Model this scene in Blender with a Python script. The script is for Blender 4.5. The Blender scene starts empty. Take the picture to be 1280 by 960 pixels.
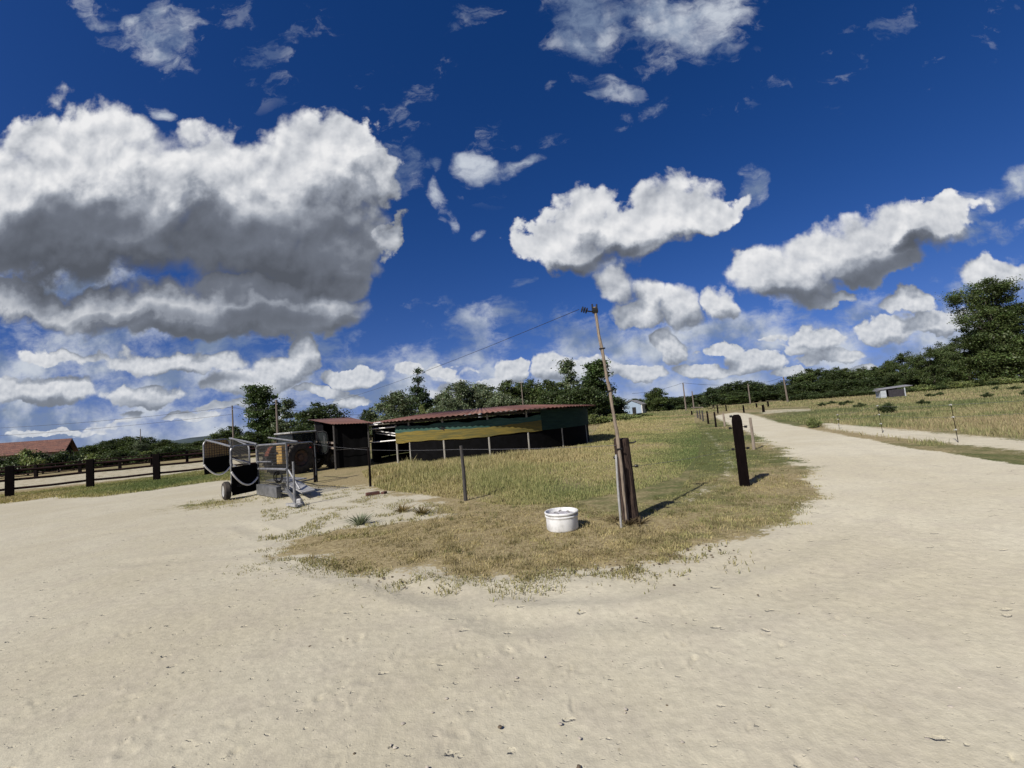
import bpy, math, random
import numpy as np
from mathutils import Vector, Matrix
random.seed(7)
rng = np.random.default_rng(11)
SC = bpy.context.scene
COL = SC.collection
PI = math.pi

# ------------------------------------------------------------------ camera
F_PX, CAM_H = 560.0, 1.65                      # focal length for a 1280 px wide frame; eye height
TH, PH = math.radians(4.5), math.radians(4.9)  # pitched up a little, tilted a little
FWD = np.array((0, math.cos(TH), math.sin(TH)))
UP0 = np.array((0, -math.sin(TH), math.cos(TH)))
RGT = np.array((1, 0, 0)) * math.cos(PH) - UP0 * math.sin(PH)
UPV = UP0 * math.cos(PH) + np.array((1, 0, 0)) * math.sin(PH)
cam_d = bpy.data.cameras.new('camera')
cam_d.sensor_width = 36.0
cam_d.lens = F_PX / 1280 * 36.0
cam_d.clip_start = 0.05
cam_d.clip_end = 30000
cam = bpy.data.objects.new('camera', cam_d)
COL.objects.link(cam)
M = Matrix.Identity(4)
for i in range(3):
    M[i][0], M[i][1], M[i][2] = RGT[i], UPV[i], -FWD[i]
M[2][3] = CAM_H
cam.matrix_world = M
SC.camera = cam

def ray(px, py):
    return FWD + (px - 640) / F_PX * RGT + (480 - py) / F_PX * UPV

def G(px, py, z=0.0):
    """where a direction measured on the photo meets the level z"""
    d = ray(px, py)
    t = (z - CAM_H) / d[2]
    return (d[0] * t, d[1] * t)

def H(px, py, Y):
    """world point at forward distance Y"""
    d = ray(px, py)
    t = Y / d[1]
    return (d[0] * t, d[1] * t, CAM_H + d[2] * t)

# ------------------------------------------------------------------ sun
SUN_EL, SUN_AZ = 41.0, math.atan2(-0.67, -0.74)     # azimuth measured from +Y towards +X
sd = np.array((math.sin(SUN_AZ) * math.cos(math.radians(SUN_EL)), math.cos(SUN_AZ) * math.cos(math.radians(SUN_EL)), math.sin(math.radians(SUN_EL))))
sl = bpy.data.lights.new('sun', 'SUN')
sl.energy = 4.2
sl.angle = math.radians(0.5)
sl.color = (1.0, 0.945, 0.86)
so = bpy.data.objects.new('sun', sl)
COL.objects.link(so)
so.rotation_euler = Vector(sd).to_track_quat('Z', 'Y').to_euler()
so.location = (0, 0, 50)

# ------------------------------------------------------------------ sky
class NT:
    def __init__(s, tree):
        s.t = tree
    def n(s, kind, **kw):
        nd = s.t.nodes.new(kind)
        for k, v in kw.items():
            setattr(nd, k, v)
        return nd
    def put(s, sock, v):
        if hasattr(v, 'is_linked'):
            s.t.links.new(v, sock)
        else:
            sock.default_value = v
    def m(s, op, a, b=None, c=None, clamp=False):
        nd = s.n('ShaderNodeMath', operation=op, use_clamp=clamp)
        s.put(nd.inputs[0], a)
        if b is not None: s.put(nd.inputs[1], b)
        if c is not None: s.put(nd.inputs[2], c)
        return nd.outputs[0]
    def v(s, op, a, b=None, scale=None):
        nd = s.n('ShaderNodeVectorMath', operation=op)
        s.put(nd.inputs[0], a)
        if b is not None: s.put(nd.inputs[1], b)
        if scale is not None: s.put(nd.inputs['Scale'], scale)
        return nd.outputs['Value'] if op in ('LENGTH', 'DOT_PRODUCT') else nd.outputs[0]
    def mr(s, x, a, b, c=0.0, d=1.0, smooth=True):
        nd = s.n('ShaderNodeMapRange', interpolation_type='SMOOTHSTEP' if smooth else 'LINEAR')
        s.put(nd.inputs[0], x)
        for i, q in enumerate((a, b, c, d)):
            s.put(nd.inputs[i + 1], q)
        return nd.outputs[0]
    def mix(s, f, a, b, blend='MIX'):
        nd = s.n('ShaderNodeMix', data_type='RGBA', blend_type=blend)
        s.put(nd.inputs[0], f)
        for i, q in ((6, a), (7, b)):
            if not hasattr(q, 'is_linked') and len(q) == 3: q = (*q, 1)
            s.put(nd.inputs[i], q)
        return nd.outputs[2]
    def noise(s, vec, scale, detail=4.0, rough=0.5, dims='3D', dist=0.0, lac=2.0):
        nd = s.n('ShaderNodeTexNoise', noise_dimensions=dims)
        if vec is not None: s.put(nd.inputs['Vector'], vec)
        s.put(nd.inputs['Scale'], scale); s.put(nd.inputs['Detail'], detail)
        s.put(nd.inputs['Roughness'], rough); s.put(nd.inputs['Distortion'], dist); s.put(nd.inputs['Lacunarity'], lac)
        return nd

def uv_of(px, py):
    d = ray(px, py)
    return np.array((d[0] / d[1], d[2] / d[1]))

def blob(px, py, rx, ry, rot=0.0):
    """an elliptical cloud patch, as centre / turn / half sizes on the plane x/y, z/y of the sky ahead"""
    c = uv_of(px, py)
    a = math.radians(rot)
    e1 = (uv_of(px + 0.2 * rx * math.cos(a), py - 0.2 * rx * math.sin(a)) - c) * 5
    e2 = (uv_of(px - 0.2 * ry * math.sin(a), py - 0.2 * ry * math.cos(a)) - c) * 5
    return c, math.atan2(e1[1], e1[0]), float(np.hypot(*e1)), float(np.hypot(*e2))

CLOUDS = [  # heaped white clouds
 (95,200,125,62),(250,225,140,62),(400,215,85,66,0),(110,285,180,70),(330,290,140,70),(30,240,90,80),(430,180,50,40),
 (405,320,64,46),(470,225,30,30),
 (230,388,150,34),(330,395,80,30),(410,392,62,28),(100,388,66,28),(430,350,36,38),(20,372,50,30),(330,360,110,24),
 (225,452,90,15),(60,488,75,17),(185,492,46,13),(315,476,60,20),(376,442,24,26),(440,472,46,13),(70,446,60,9),(350,462,34,20),
 (483,291,17,21),
 (722,268,46,36),(690,303,46,32),(845,258,52,36,15),(738,315,44,28),(790,285,52,36),(890,265,36,22,20),(655,305,20,20),
 (768,356,27,34),(812,376,27,30),(853,388,29,31),(905,385,25,22),(800,398,40,16),
 (985,345,62,40),(1060,305,72,38,10),(1130,290,66,36,10),(950,345,28,30),(1030,372,36,11,10),(1180,265,46,20,20),(1100,330,60,24,10),
 (1138,378,30,16),(1242,342,44,22,5),(1100,411,40,17),(1165,404,36,15),(1016,424,34,16),(1050,443,30,10),(1190,395,34,13),
 (690,456,32,20),(640,464,20,16),(738,458,40,18),(836,437,22,18),(944,452,40,14),(872,461,34,10),(800,467,34,10),(905,437,22,9),
 (515,463,16,9),(555,466,18,8),(985,466,30,7),(1075,462,30,6),(620,478,22,7),(235,520,36,6),(60,540,50,5),(440,500,26,7),(400,490,36,7),
]
THIN = [  # torn and veiled cloud: half sizes, turn, strength
 (600,200,34,20,0,.95),(645,197,34,14,10,.8),(606,281,18,12,10,.85),(562,262,14,18,-20,.7),(508,222,44,34,40,1.0),(545,250,20,24,0,.8),(200,132,22,18,-20,.85),(928,240,22,26,0,.95),(1245,235,80,24,25,1.0),(1200,262,60,24,20,.8),(548,215,14,20,0,.6),(1240,290,70,18,15,.6),
 (195,45,78,46,-20,.85),(140,30,70,26,-30,.65),(738,24,84,58,-30,.95),(872,28,120,60,25,1.0),(800,8,90,34,0,.95),(755,112,44,22,-20,.7),(815,135,36,14,15,.7),(655,135,14,18,0,.5),
 (1032,88,12,16,40,.4),(542,95,22,125,-33,.36),(690,115,16,14,0,.5),(775,150,20,7,10,.6),(940,5,60,30,20,.7),(1110,70,210,50,18,.26),(360,70,170,60,-25,.27),(640,200,160,50,-20,.24),
 (612,392,70,26,5,.75),(665,405,60,24,5,.8),(700,392,40,18,5,.7),(640,358,22,9,25,.7),
 (120,445,300,60,4,.95),(880,440,300,52,4,.9),(1130,425,220,55,8,.95),(60,525,220,40,5,1.0),(640,475,300,34,5,.75),(330,500,240,36,5,.9),(50,350,150,30,0,.8),(1200,290,80,14,20,.8),
]
DARK = [  # where a heaped cloud is thick and seen from below
 (140,322,270,72),(330,330,180,66),(410,352,60,34),(280,408,180,28),(420,408,50,12),(140,402,70,12),(190,508,110,14),(60,508,90,13),
 (705,335,60,14,10),(780,312,50,10,20),(1000,372,70,14,12),(1080,345,80,18,15),(1150,312,40,12,15),(215,470,110,10),(370,330,80,30),
]

W = bpy.data.worlds.new('World')
SC.world = W
W.use_nodes = True
W.node_tree.nodes.clear()
try:
    W.cycles.sampling_method = 'MANUAL'
    W.cycles.sample_map_resolution = 512
except Exception:
    pass

def field_group(name, blobs, strengths=None):
    g = bpy.data.node_groups.new(name, 'ShaderNodeTree')
    g.interface.new_socket('P', in_out='INPUT', socket_type='NodeSocketVector')
    g.interface.new_socket('F', in_out='OUTPUT', socket_type='NodeSocketFloat')
    q = NT(g)
    gi, go = q.n('NodeGroupInput'), q.n('NodeGroupOutput')
    acc = None
    for i, b in enumerate(blobs):
        c, t, a, h = blob(*b[:5])
        ct, st = math.cos(t), math.sin(t)
        if acc is None:
            Pc = gi.outputs[0]
        else:               # one patch after another, so that the shader needs little memory
            Pc = q.n('ShaderNodeVectorMath', operation='MULTIPLY_ADD')
            q.t.links.new(acc, Pc.inputs[0]); Pc.inputs[1].default_value = (0, 0, 0); q.t.links.new(gi.outputs[0], Pc.inputs[2])
            Pc = Pc.outputs[0]
        lx = q.v('DOT_PRODUCT', Pc, (ct / a, st / a, -(c[0] * ct + c[1] * st) / a))
        ly = q.v('DOT_PRODUCT', Pc, (-st / h, ct / h, -(-c[0] * st + c[1] * ct) / h))
        L = q.m('MULTIPLY_ADD', lx, lx, q.m('MULTIPLY', ly, ly))
        if strengths:
            f = q.m('MULTIPLY_ADD', L, -0.72 * strengths[i], strengths[i])
            acc = q.m('MAXIMUM', f, 0.0) if acc is None else q.m('MAXIMUM', acc, f)
        else:
            f = q.m('MULTIPLY_ADD', L, -0.62, 0.62)
            acc = f if acc is None else q.m('SMOOTH_MAX', acc, f, 0.10)
    q.t.links.new(acc, go.inputs[0])
    return g

def build_sky():
    q = NT(W.node_tree)
    out = q.n('ShaderNodeOutputWorld')
    tc = q.n('ShaderNodeTexCoord')
    sep = q.n('ShaderNodeSeparateXYZ')
    q.t.links.new(tc.outputs['Generated'], sep.inputs[0])
    x, y, z = sep.outputs
    ay = q.m('MAXIMUM', q.m('ABSOLUTE', y), 0.02)       # the half of the sky behind repeats the half ahead
    xs = q.m('MULTIPLY', x, q.m('SIGN', q.m('ADD', y, 0.0001)))
    u = q.m('DIVIDE', xs, ay)
    v = q.m('DIVIDE', z, ay)
    cmb = q.n('ShaderNodeCombineXYZ')
    q.put(cmb.inputs[0], u); q.put(cmb.inputs[1], v); cmb.inputs[2].default_value = 1.0
    P = cmb.outputs[0]
    vs = q.m('ADD', q.m('MAXIMUM', v, 0.0), 0.10)       # clouds low in the sky are farther and smaller
    vs = q.m('MINIMUM', vs, 0.7)
    def warp(P, sc, det, amp, rough=0.55):
        nz = q.noise(P, sc, det, rough, '2D')
        return q.v('MULTIPLY', q.v('SCALE', q.v('SUBTRACT', nz.outputs['Color'], (0.5, 0.5, 0.5)), scale=amp), (1, 1, 0))
    w1 = warp(P, 5.0, 2.0, q.m('MULTIPLY', vs, 0.26))
    w2 = warp(P, 20.0, 5.0, q.m('MULTIPLY_ADD', vs, 0.14, 0.008), 0.55)
    Pw = q.v('ADD', q.v('ADD', P, w1), w2)
    FG = field_group('cloud field', CLOUDS)
    DG = field_group('cloud base field', DARK, [1.0] * len(DARK))
    TG = field_group('thin cloud field', THIN, [b[5] for b in THIN])
    def call(g, vec):
        nd = q.n('ShaderNodeGroup'); nd.node_tree = g
        q.put(nd.inputs[0], vec)
        return nd.outputs[0]
    Ldir = q.v('SCALE', (-0.32, 0.95, 0.0), scale=q.m('MULTIPLY', vs, 0.20))
    F0 = call(FG, Pw)
    F1 = call(FG, q.v('ADD', Pw, Ldir))
    lowm = q.n('ShaderNodeMapping'); q.put(lowm.inputs[0], Pw); lowm.inputs['Scale'].default_value = (6.5, 21.0, 1); lowm.inputs['Location'].default_value = (3.3, 1.7, 0)
    nlow = q.noise(lowm.outputs[0], 1.0, 2.0, 0.5, '2D').outputs['Fac']
    lowmask = q.m('MULTIPLY', q.mr(v, 0.0, 0.05), q.mr(v, 0.26, 0.10))
    Flow = q.m('SUBTRACT', q.m('MULTIPLY', q.m('SUBTRACT', nlow, 0.645), 4.0), q.m('MULTIPLY_ADD', lowmask, -3.0, 3.0))
    F0 = q.m('MAXIMUM', F0, Flow)
    # heaped detail
    vlow = q.mr(v, 0.34, 0.08)
    def heap(vec):
        vo = q.n('ShaderNodeTexVoronoi', voronoi_dimensions='2D', feature='SMOOTH_F1')
        q.put(vo.inputs['Vector'], vec)
        vo.inputs['Scale'].default_value = 13.0
        vo.inputs['Detail'].default_value = 3.0
        q.put(vo.inputs['Roughness'], q.m('MULTIPLY_ADD', vlow, 0.4, 0.5))
        vo.inputs['Smoothness'].default_value = 0.7
        try: vo.normalize = True
        except Exception: pass
        nz = q.noise(vec, 8.0, 6.0, q.m('MULTIPLY_ADD', vlow, 0.22, 0.52), '2D').outputs['Fac']
        return q.m('ADD', q.m('MULTIPLY', q.m('SUBTRACT', 0.38, vo.outputs['Distance']), 0.95), q.m('MULTIPLY', q.m('SUBTRACT', nz, 0.5), 0.75))
    Pd = q.v('ADD', P, q.v('SCALE', w1, scale=0.2))
    h0 = heap(Pd)
    h1 = heap(q.v('ADD', Pd, q.v('SCALE', Ldir, scale=0.20)))
    d0 = q.m('ADD', q.m('ADD', F0, q.m('MULTIPLY_ADD', vlow, -0.10, 0.12)), q.m('MULTIPLY', h0, 0.6))
    soft = q.m('ADD', 0.06, q.m('MULTIPLY', q.noise(P, 6.0, 2.0, 0.5, '2D').outputs['Fac'], 0.62))
    a0 = q.mr(d0, -0.03, q.m('MULTIPLY', soft, q.m('MULTIPLY_ADD', vlow, -0.75, 1.25)))
    # light: bright where the heap falls away towards the sun, grey where more cloud stands between
    big = q.m('MAXIMUM', q.m('MINIMUM', q.m('SUBTRACT', F0, F1), 0.40), -0.45)
    small = q.m('SUBTRACT', h0, h1)
    dk = call(DG, q.v('ADD', q.v('ADD', P, w1), q.v('SCALE', w2, scale=0.45)))
    dk = q.mr(dk, 0.0, 1.0)
    lit = q.m('ADD', 0.60, q.m('ADD', q.m('MULTIPLY', big, 0.62), q.m('MULTIPLY', small, q.m('MULTIPLY_ADD', dk, -0.50, 0.80))))
    thin_edge = q.mr(d0, 0.5, 0.0)
    lit = q.m('SUBTRACT', lit, q.m('MULTIPLY', dk, q.m('MULTIPLY_ADD', thin_edge, -0.28, 0.45)))
    lit = q.m('MAXIMUM', q.m('MINIMUM', lit, 1.0), 0.0)
    ramp = q.n('ShaderNodeValToRGB')
    q.put(ramp.inputs[0], lit)
    el = ramp.color_ramp.elements
    el[0].position, el[0].color = 0.0, (0.10, 0.112, 0.138, 1)
    el[1].position, el[1].color = 1.0, (0.93, 0.93, 0.94, 1)
    for p_, c_ in ((0.30, (0.17, 0.19, 0.235, 1)), (0.55, (0.36, 0.39, 0.45, 1)), (0.8, (0.68, 0.70, 0.74, 1))):
        e = el.new(p_); e.color = c_
    low = q.m('MULTIPLY', q.mr(v, 0.36, 0.04), 0.30)       # the farther, the more air in front
    ccol = q.mix(low, ramp.outputs[0], (0.46, 0.52, 0.62))
    # veil
    st = q.n('ShaderNodeMapping')
    q.put(st.inputs[0], P)
    st.inputs['Rotation'].default_value = (0, 0, math.radians(-6))
    st.inputs['Scale'].default_value = (3.2, 5.4, 1)
    nzv = q.noise(q.v('ADD', st.outputs[0], q.v('SCALE', q.v('ADD', w1, w2), scale=1.6)), 2.2, 9.0, 0.64, '2D').outputs['Fac']
    tf = q.m('MAXIMUM', call(TG, q.v('ADD', P, w1)), q.m('MULTIPLY', q.mr(v, 0.34, 0.07), 0.92))
    a1 = q.m('MULTIPLY', q.mr(nzv, q.m('MULTIPLY_ADD', tf, -0.48, 0.66), 0.70), q.m('MINIMUM', q.m('MULTIPLY', tf, 1.25), 1.0))
    nzc = q.noise(P, 7.0, 5.0, 0.55, '2D').outputs['Fac']
    thin_col = q.mix(q.mr(nzc, 0.35, 0.62), (0.21, 0.28, 0.42), (0.62, 0.67, 0.75))
    # below the horizon nothing but haze
    up = q.mr(v, -0.005, 0.02)
    a0 = q.m('MULTIPLY', a0, up)
    sky = q.n('ShaderNodeTexSky', sky_type='NISHITA')
    zc = q.n('ShaderNodeCombineXYZ')                     # the clear part near the horizon stays blue
    q.put(zc.inputs[0], x); q.put(zc.inputs[1], y); q.put(zc.inputs[2], q.m('ADD', q.m('MAXIMUM', z, 0.0), 0.10))
    q.put(sky.inputs[0], q.v('NORMALIZE', zc.outputs[0]))
    sky.sun_disc = False
    sky.sun_elevation = math.radians(SUN_EL)
    sky.sun_rotation = SUN_AZ
    sky.altitude = 100
    sky.air_density = 1.0
    sky.dust_density = 0.6
    sky.ozone_density = 2.5
    bs = q.n('ShaderNodeBackground')
    gam = q.n('ShaderNodeGamma'); gam.inputs[1].default_value = 1.2
    q.put(gam.inputs[0], sky.outputs[0])
    hs = q.n('ShaderNodeHueSaturation'); hs.inputs['Saturation'].default_value = 1.27
    q.put(hs.inputs['Color'], gam.outputs[0])
    q.put(bs.inputs[0], q.v('MULTIPLY', hs.outputs[0], (0.86, 0.60, 0.80))); bs.inputs[1].default_value = SKY_STR
    bt = q.n('ShaderNodeBackground'); q.put(bt.inputs[0], thin_col); bt.inputs[1].default_value = CLOUD_STR
    bc = q.n('ShaderNodeBackground'); q.put(bc.inputs[0], ccol); bc.inputs[1].default_value = CLOUD_STR
    m1, m2 = q.n('ShaderNodeMixShader'), q.n('ShaderNodeMixShader')
    q.put(m1.inputs[0], a1); q.t.links.new(bs.outputs[0], m1.inputs[1]); q.t.links.new(bt.outputs[0], m1.inputs[2])
    q.put(m2.inputs[0], a0); q.t.links.new(m1.outputs[0], m2.inputs[1]); q.t.links.new(bc.outputs[0], m2.inputs[2])
    q.t.links.new(m2.outputs[0], out.inputs[0])
SKY_STR, CLOUD_STR = 0.052, 0.62
build_sky()

# ------------------------------------------------------------------ picture
SC.view_settings.view_transform = 'Standard'
SC.view_settings.look = 'None'
SC.view_settings.exposure = 0.55
SC.view_settings.gamma = 1.0
SC.cycles.use_denoising = True
SC.cycles.max_bounces = 6
SC.cycles.transparent_max_bounces = 12

# ------------------------------------------------------------------ helpers: meshes, things, materials
class MB:
    """collects simple shapes and links them as ONE mesh object"""
    def __init__(s):
        s.v, s.f = [], []
    def add(s, vs, fs):
        n = len(s.v)
        s.v += [tuple(float(c) for c in q) for q in vs]
        s.f += [tuple(i + n for i in q) for q in fs]
        return s
    def box(s, c, size, rz=0.0, ax=None, bev=0.0):
        hx, hy, hz = (q / 2 for q in size)
        ca, sa = math.cos(rz), math.sin(rz)
        vs = []
        if bev <= 0:
            for z in (-hz, hz):
                for x, y in ((-hx, -hy), (hx, -hy), (hx, hy), (-hx, hy)):
                    vs.append((c[0] + x * ca - y * sa, c[1] + x * sa + y * ca, c[2] + z))
            return s.add(vs, [(3, 2, 1, 0), (4, 5, 6, 7), (0, 1, 5, 4), (1, 2, 6, 5), (2, 3, 7, 6), (3, 0, 4, 7)])
        b = bev
        rings = [(-hz, b), (-hz + b, 0), (hz - b, 0), (hz, b)]
        for z, i in rings:
            X, Y = hx - i, hy - i
            k = b * 0.7 if i == 0 else 0
            for x, y in ((-X + k, -Y), (X - k, -Y), (X, -Y + k), (X, Y - k), (X - k, Y), (-X + k, Y), (-X, Y - k), (-X, -Y + k)):
                vs.append((c[0] + x * ca - y * sa, c[1] + x * sa + y * ca, c[2] + z))
        fs = [tuple(range(7, -1, -1)), tuple(range(24, 32))]
        for r in range(3):
            for i in range(8):
                j = (i + 1) % 8
                fs.append((r * 8 + i, r * 8 + j, r * 8 + 8 + j, r * 8 + 8 + i))
        return s.add(vs, fs)
    def bar(s, a, b, w, h, up=(0, 0, 1)):
        """a squared bar from a to b"""
        a, b = Vector(a), Vector(b)
        d = (b - a).normalized()
        x = d.cross(Vector(up))
        if x.length < 1e-4: x = d.cross(Vector((1, 0, 0)))
        x.normalize()
        z = x.cross(d)
        vs = [p + x * (i * w / 2) + z * (j * h / 2) for p in (a, b) for i, j in ((-1, -1), (1, -1), (1, 1), (-1, 1))]
        return s.add(vs, [(3, 2, 1, 0), (4, 5, 6, 7), (0, 1, 5, 4), (1, 2, 6, 5), (2, 3, 7, 6), (3, 0, 4, 7)])
    def tube(s, pts, r, n=8, cap=True, closed=False):
        pts = [Vector(p) for p in pts]
        m = len(pts)
        rr = r if isinstance(r, (list, tuple)) else [r] * m
        vs, fs = [], []
        nrm = None
        for i, p in enumerate(pts):
            if closed:
                t = pts[(i + 1) % m] - pts[i - 1]
            else:
                t = pts[min(i + 1, m - 1)] - pts[max(i - 1, 0)]
            t.normalize()
            if nrm is None:
                nrm = t.orthogonal().normalized()
            else:
                nrm = (nrm - t * nrm.dot(t)).normalized()
            bn = t.cross(nrm)
            for k in range(n):
                a = 2 * PI * k / n
                vs.append(p + (nrm * math.cos(a) + bn * math.sin(a)) * rr[i])
        for i in range(m if closed else m - 1):
            j = (i + 1) % m
            for k in range(n):
                k2 = (k + 1) % n
                fs.append((i * n + k, i * n + k2, j * n + k2, j * n + k))
        if cap and not closed:
            fs.append(tuple(range(n - 1, -1, -1)))
            fs.append(tuple((m - 1) * n + k for k in range(n)))
        return s.add(vs, fs)
    def lathe(s, prof, c=(0, 0, 0), n=32, axis=(0, 0, 1)):
        """profile of (radius, height) turned about an axis"""
        ax = Vector(axis).normalized()
        u = ax.orthogonal().normalized(); w = ax.cross(u)
        vs, fs = [], []
        for r, h in prof:
            for k in range(n):
                a = 2 * PI * k / n
                vs.append(Vector(c) + ax * h + (u * math.cos(a) + w * math.sin(a)) * r)
        for i in range(len(prof) - 1):
            for k in range(n):
                k2 = (k + 1) % n
                fs.append((i * n + k, i * n + k2, (i + 1) * n + k2, (i + 1) * n + k))
        return s.add(vs, fs)
    def prism(s, poly, z0, z1):
        n = len(poly)
        vs = [(x, y, z0) for x, y in poly] + [(x, y, z1) for x, y in poly]
        return s.add(vs, [tuple(range(n - 1, -1, -1)), tuple(range(n, 2 * n))] + [(i, (i + 1) % n, n + (i + 1) % n, n + i) for i in range(n)])
    def side(s, poly, o, ex, ez, en, t):
        """a flat outline (in ex, ez) given a thickness t along en"""
        n = len(poly)
        o, ex, ez, en = Vector(o), Vector(ex), Vector(ez), Vector(en)
        vs = [o + ex * x + ez * z - en * (t / 2) for x, z in poly] + [o + ex * x + ez * z + en * (t / 2) for x, z in poly]
        return s.add(vs, [tuple(range(n - 1, -1, -1)), tuple(range(n, 2 * n))] + [(i, (i + 1) % n, n + (i + 1) % n, n + i) for i in range(n)])
    def build(s, name, mat, parent=None, smooth=False, shift=None, label=None):
        me = bpy.data.meshes.new(name)
        vs = s.v
        if shift is not None:
            vs = [(x - shift[0], y - shift[1], z - shift[2]) for x, y, z in vs]
        me.from_pydata(vs, [], s.f)
        if mat: me.materials.append(mat)
        if smooth:
            me.polygons.foreach_set('use_smooth', [True] * len(me.polygons))
            try: me.set_sharp_from_angle(angle=math.radians(40))
            except Exception: pass
        o = bpy.data.objects.new(name, me)
        COL.objects.link(o)
        if parent is not None: o.parent = parent
        if shift is not None and parent is None: o.location = shift
        if label: o['label'] = label
        return o

def tag(o, label=None, cat=None, group=None, kind=None):
    if label: o['label'] = label
    if cat: o['category'] = cat
    if group: o['group'] = group
    if kind: o['kind'] = kind
    return o

def thing(name, label, cat, loc=(0, 0, 0), rz=0.0, group=None):
    o = bpy.data.objects.new(name, None)
    COL.objects.link(o)
    o.empty_display_size = 0.2
    o.location = loc
    o.rotation_euler = (0, 0, rz)
    return tag(o, label, cat, group)

def dup(root, loc=None, rz=None, scale=None, label=None, group=None):
    def cp(o, par):
        c = o.copy(); COL.objects.link(c); c.parent = par
        for ch in [q for q in bpy.data.objects if q.parent == o]:
            cp(ch, c)
        return c
    kids = [q for q in bpy.data.objects if q.parent == root]
    r = root.copy(); COL.objects.link(r)
    for k in kids: cp(k, r)
    if loc is not None: r.location = loc
    if rz is not None: r.rotation_euler = (0, 0, rz)
    if scale is not None: r.scale = scale
    if label: r['label'] = label
    if group: r['group'] = group
    return r

def np_mesh(name, V, F, mat, cols=None, attrs=None, smooth=False, parent=None):
    """fast mesh from arrays; F is (n,3) or (n,4)"""
    me = bpy.data.meshes.new(name)
    k = F.shape[1]
    me.vertices.add(len(V)); me.vertices.foreach_set('co', np.ascontiguousarray(V, np.float32).ravel())
    me.loops.add(F.size); me.loops.foreach_set('vertex_index', np.ascontiguousarray(F, np.int32).ravel())
    me.polygons.add(len(F)); me.polygons.foreach_set('loop_start', np.arange(0, F.size, k, dtype=np.int32))
    if smooth: me.polygons.foreach_set('use_smooth', np.ones(len(F), bool))
    me.update(calc_edges=True)
    if cols is not None:
        ca = me.color_attributes.new('tint', 'FLOAT_COLOR', 'POINT')
        ca.data.foreach_set('color', np.concatenate([cols, np.ones((len(cols), 1))], 1).astype(np.float32).ravel())
    for n_, a in (attrs or {}).items():
        at = me.attributes.new(n_, 'FLOAT', 'POINT')
        at.data.foreach_set('value', a.astype(np.float32))
    me.materials.append(mat)
    o = bpy.data.objects.new(name, me)
    COL.objects.link(o)
    if parent is not None: o.parent = parent
    return o

def vnoise(x, y, seed=0):
    xi, yi = np.floor(x).astype(np.int64), np.floor(y).astype(np.int64)
    fx, fy = x - xi, y - yi
    fx, fy = fx * fx * (3 - 2 * fx), fy * fy * (3 - 2 * fy)
    def h(a, b):
        n = (a * 374761393 + b * 668265263 + seed * 982451653) & 0x7fffffff
        n = ((n ^ (n >> 13)) * 1274126177) & 0x7fffffff
        return ((n ^ (n >> 16)) & 0xffff) / 65535.0
    return (h(xi, yi) * (1 - fx) + h(xi + 1, yi) * fx) * (1 - fy) + (h(xi, yi + 1) * (1 - fx) + h(xi + 1, yi + 1) * fx) * fy
def fbm(x, y, seed=0, o=4):
    r, a, t = 0, 0.5, 0
    for i in range(o):
        r = r + a * vnoise(x * 2 ** i, y * 2 ** i, seed + i); t += a; a *= 0.5
    return r / t

def sdf(P, poly):
    """distance to a polygon's outline, positive inside"""
    poly = np.asarray(poly, float)
    d = np.full(len(P), 1e18); ins = np.zeros(len(P), bool)
    for a, b in zip(poly, np.roll(poly, -1, 0)):
        e = b - a; w = P - a
        t = np.clip((w @ e) / max(e @ e, 1e-12), 0, 1)
        q = w - t[:, None] * e
        d = np.minimum(d, (q * q).sum(1))
        c = (a[1] > P[:, 1]) != (b[1] > P[:, 1])
        if abs(e[1]) > 1e-12:
            xx = a[0] + (P[:, 1] - a[1]) * e[0] / e[1]
            ins ^= c & (P[:, 0] < xx)
    d = np.sqrt(d)
    return np.where(ins, d, -d)

def line_d(P, pts):
    pts = np.asarray(pts, float); d = np.full(len(P), 1e18)
    for a, b in zip(pts[:-1], pts[1:]):
        e = b - a; w = P - a
        t = np.clip((w @ e) / max(e @ e, 1e-12), 0, 1)
        q = w - t[:, None] * e
        d = np.minimum(d, (q * q).sum(1))
    return np.sqrt(d)

def sstep(x, a, b):
    t = np.clip((x - a) / (b - a), 0, 1)
    return t * t * (3 - 2 * t)

def mat(name, col, col2=None, rough=0.7, metal=0.0, scale=6.0, bump=0.0, bscale=40.0, spec=0.4, stretch=(1, 1, 1), mixlo=0.35, mixhi=0.65, alpha=None, trans=0.0, detail=5.0):
    m = bpy.data.materials.new(name)
    m.use_nodes = True
    q = NT(m.node_tree)
    b = m.node_tree.nodes['Principled BSDF']
    b.inputs['Roughness'].default_value = rough
    b.inputs['Metallic'].default_value = metal
    b.inputs['Specular IOR Level'].default_value = spec
    tc = q.n('ShaderNodeTexCoord')
    mp = q.n('ShaderNodeMapping'); q.put(mp.inputs[0], tc.outputs['Object']); mp.inputs['Scale'].default_value = stretch
    if col2 is None: col2 = tuple(c * 0.7 for c in col)
    nz = q.noise(mp.outputs[0], scale, detail, 0.6).outputs['Fac']
    q.put(b.inputs['Base Color'], q.mix(q.mr(nz, mixlo, mixhi), col2, col))
    if bump:
        bn = q.n('ShaderNodeBump'); bn.inputs['Strength'].default_value = bump; bn.inputs['Distance'].default_value = 0.01
        q.put(bn.inputs['Height'], q.noise(mp.outputs[0], bscale, 4.0, 0.6).outputs['Fac'])
        q.put(b.inputs['Normal'], bn.outputs[0])
    if alpha is not None: b.inputs['Alpha'].default_value = alpha
    return m

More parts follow.
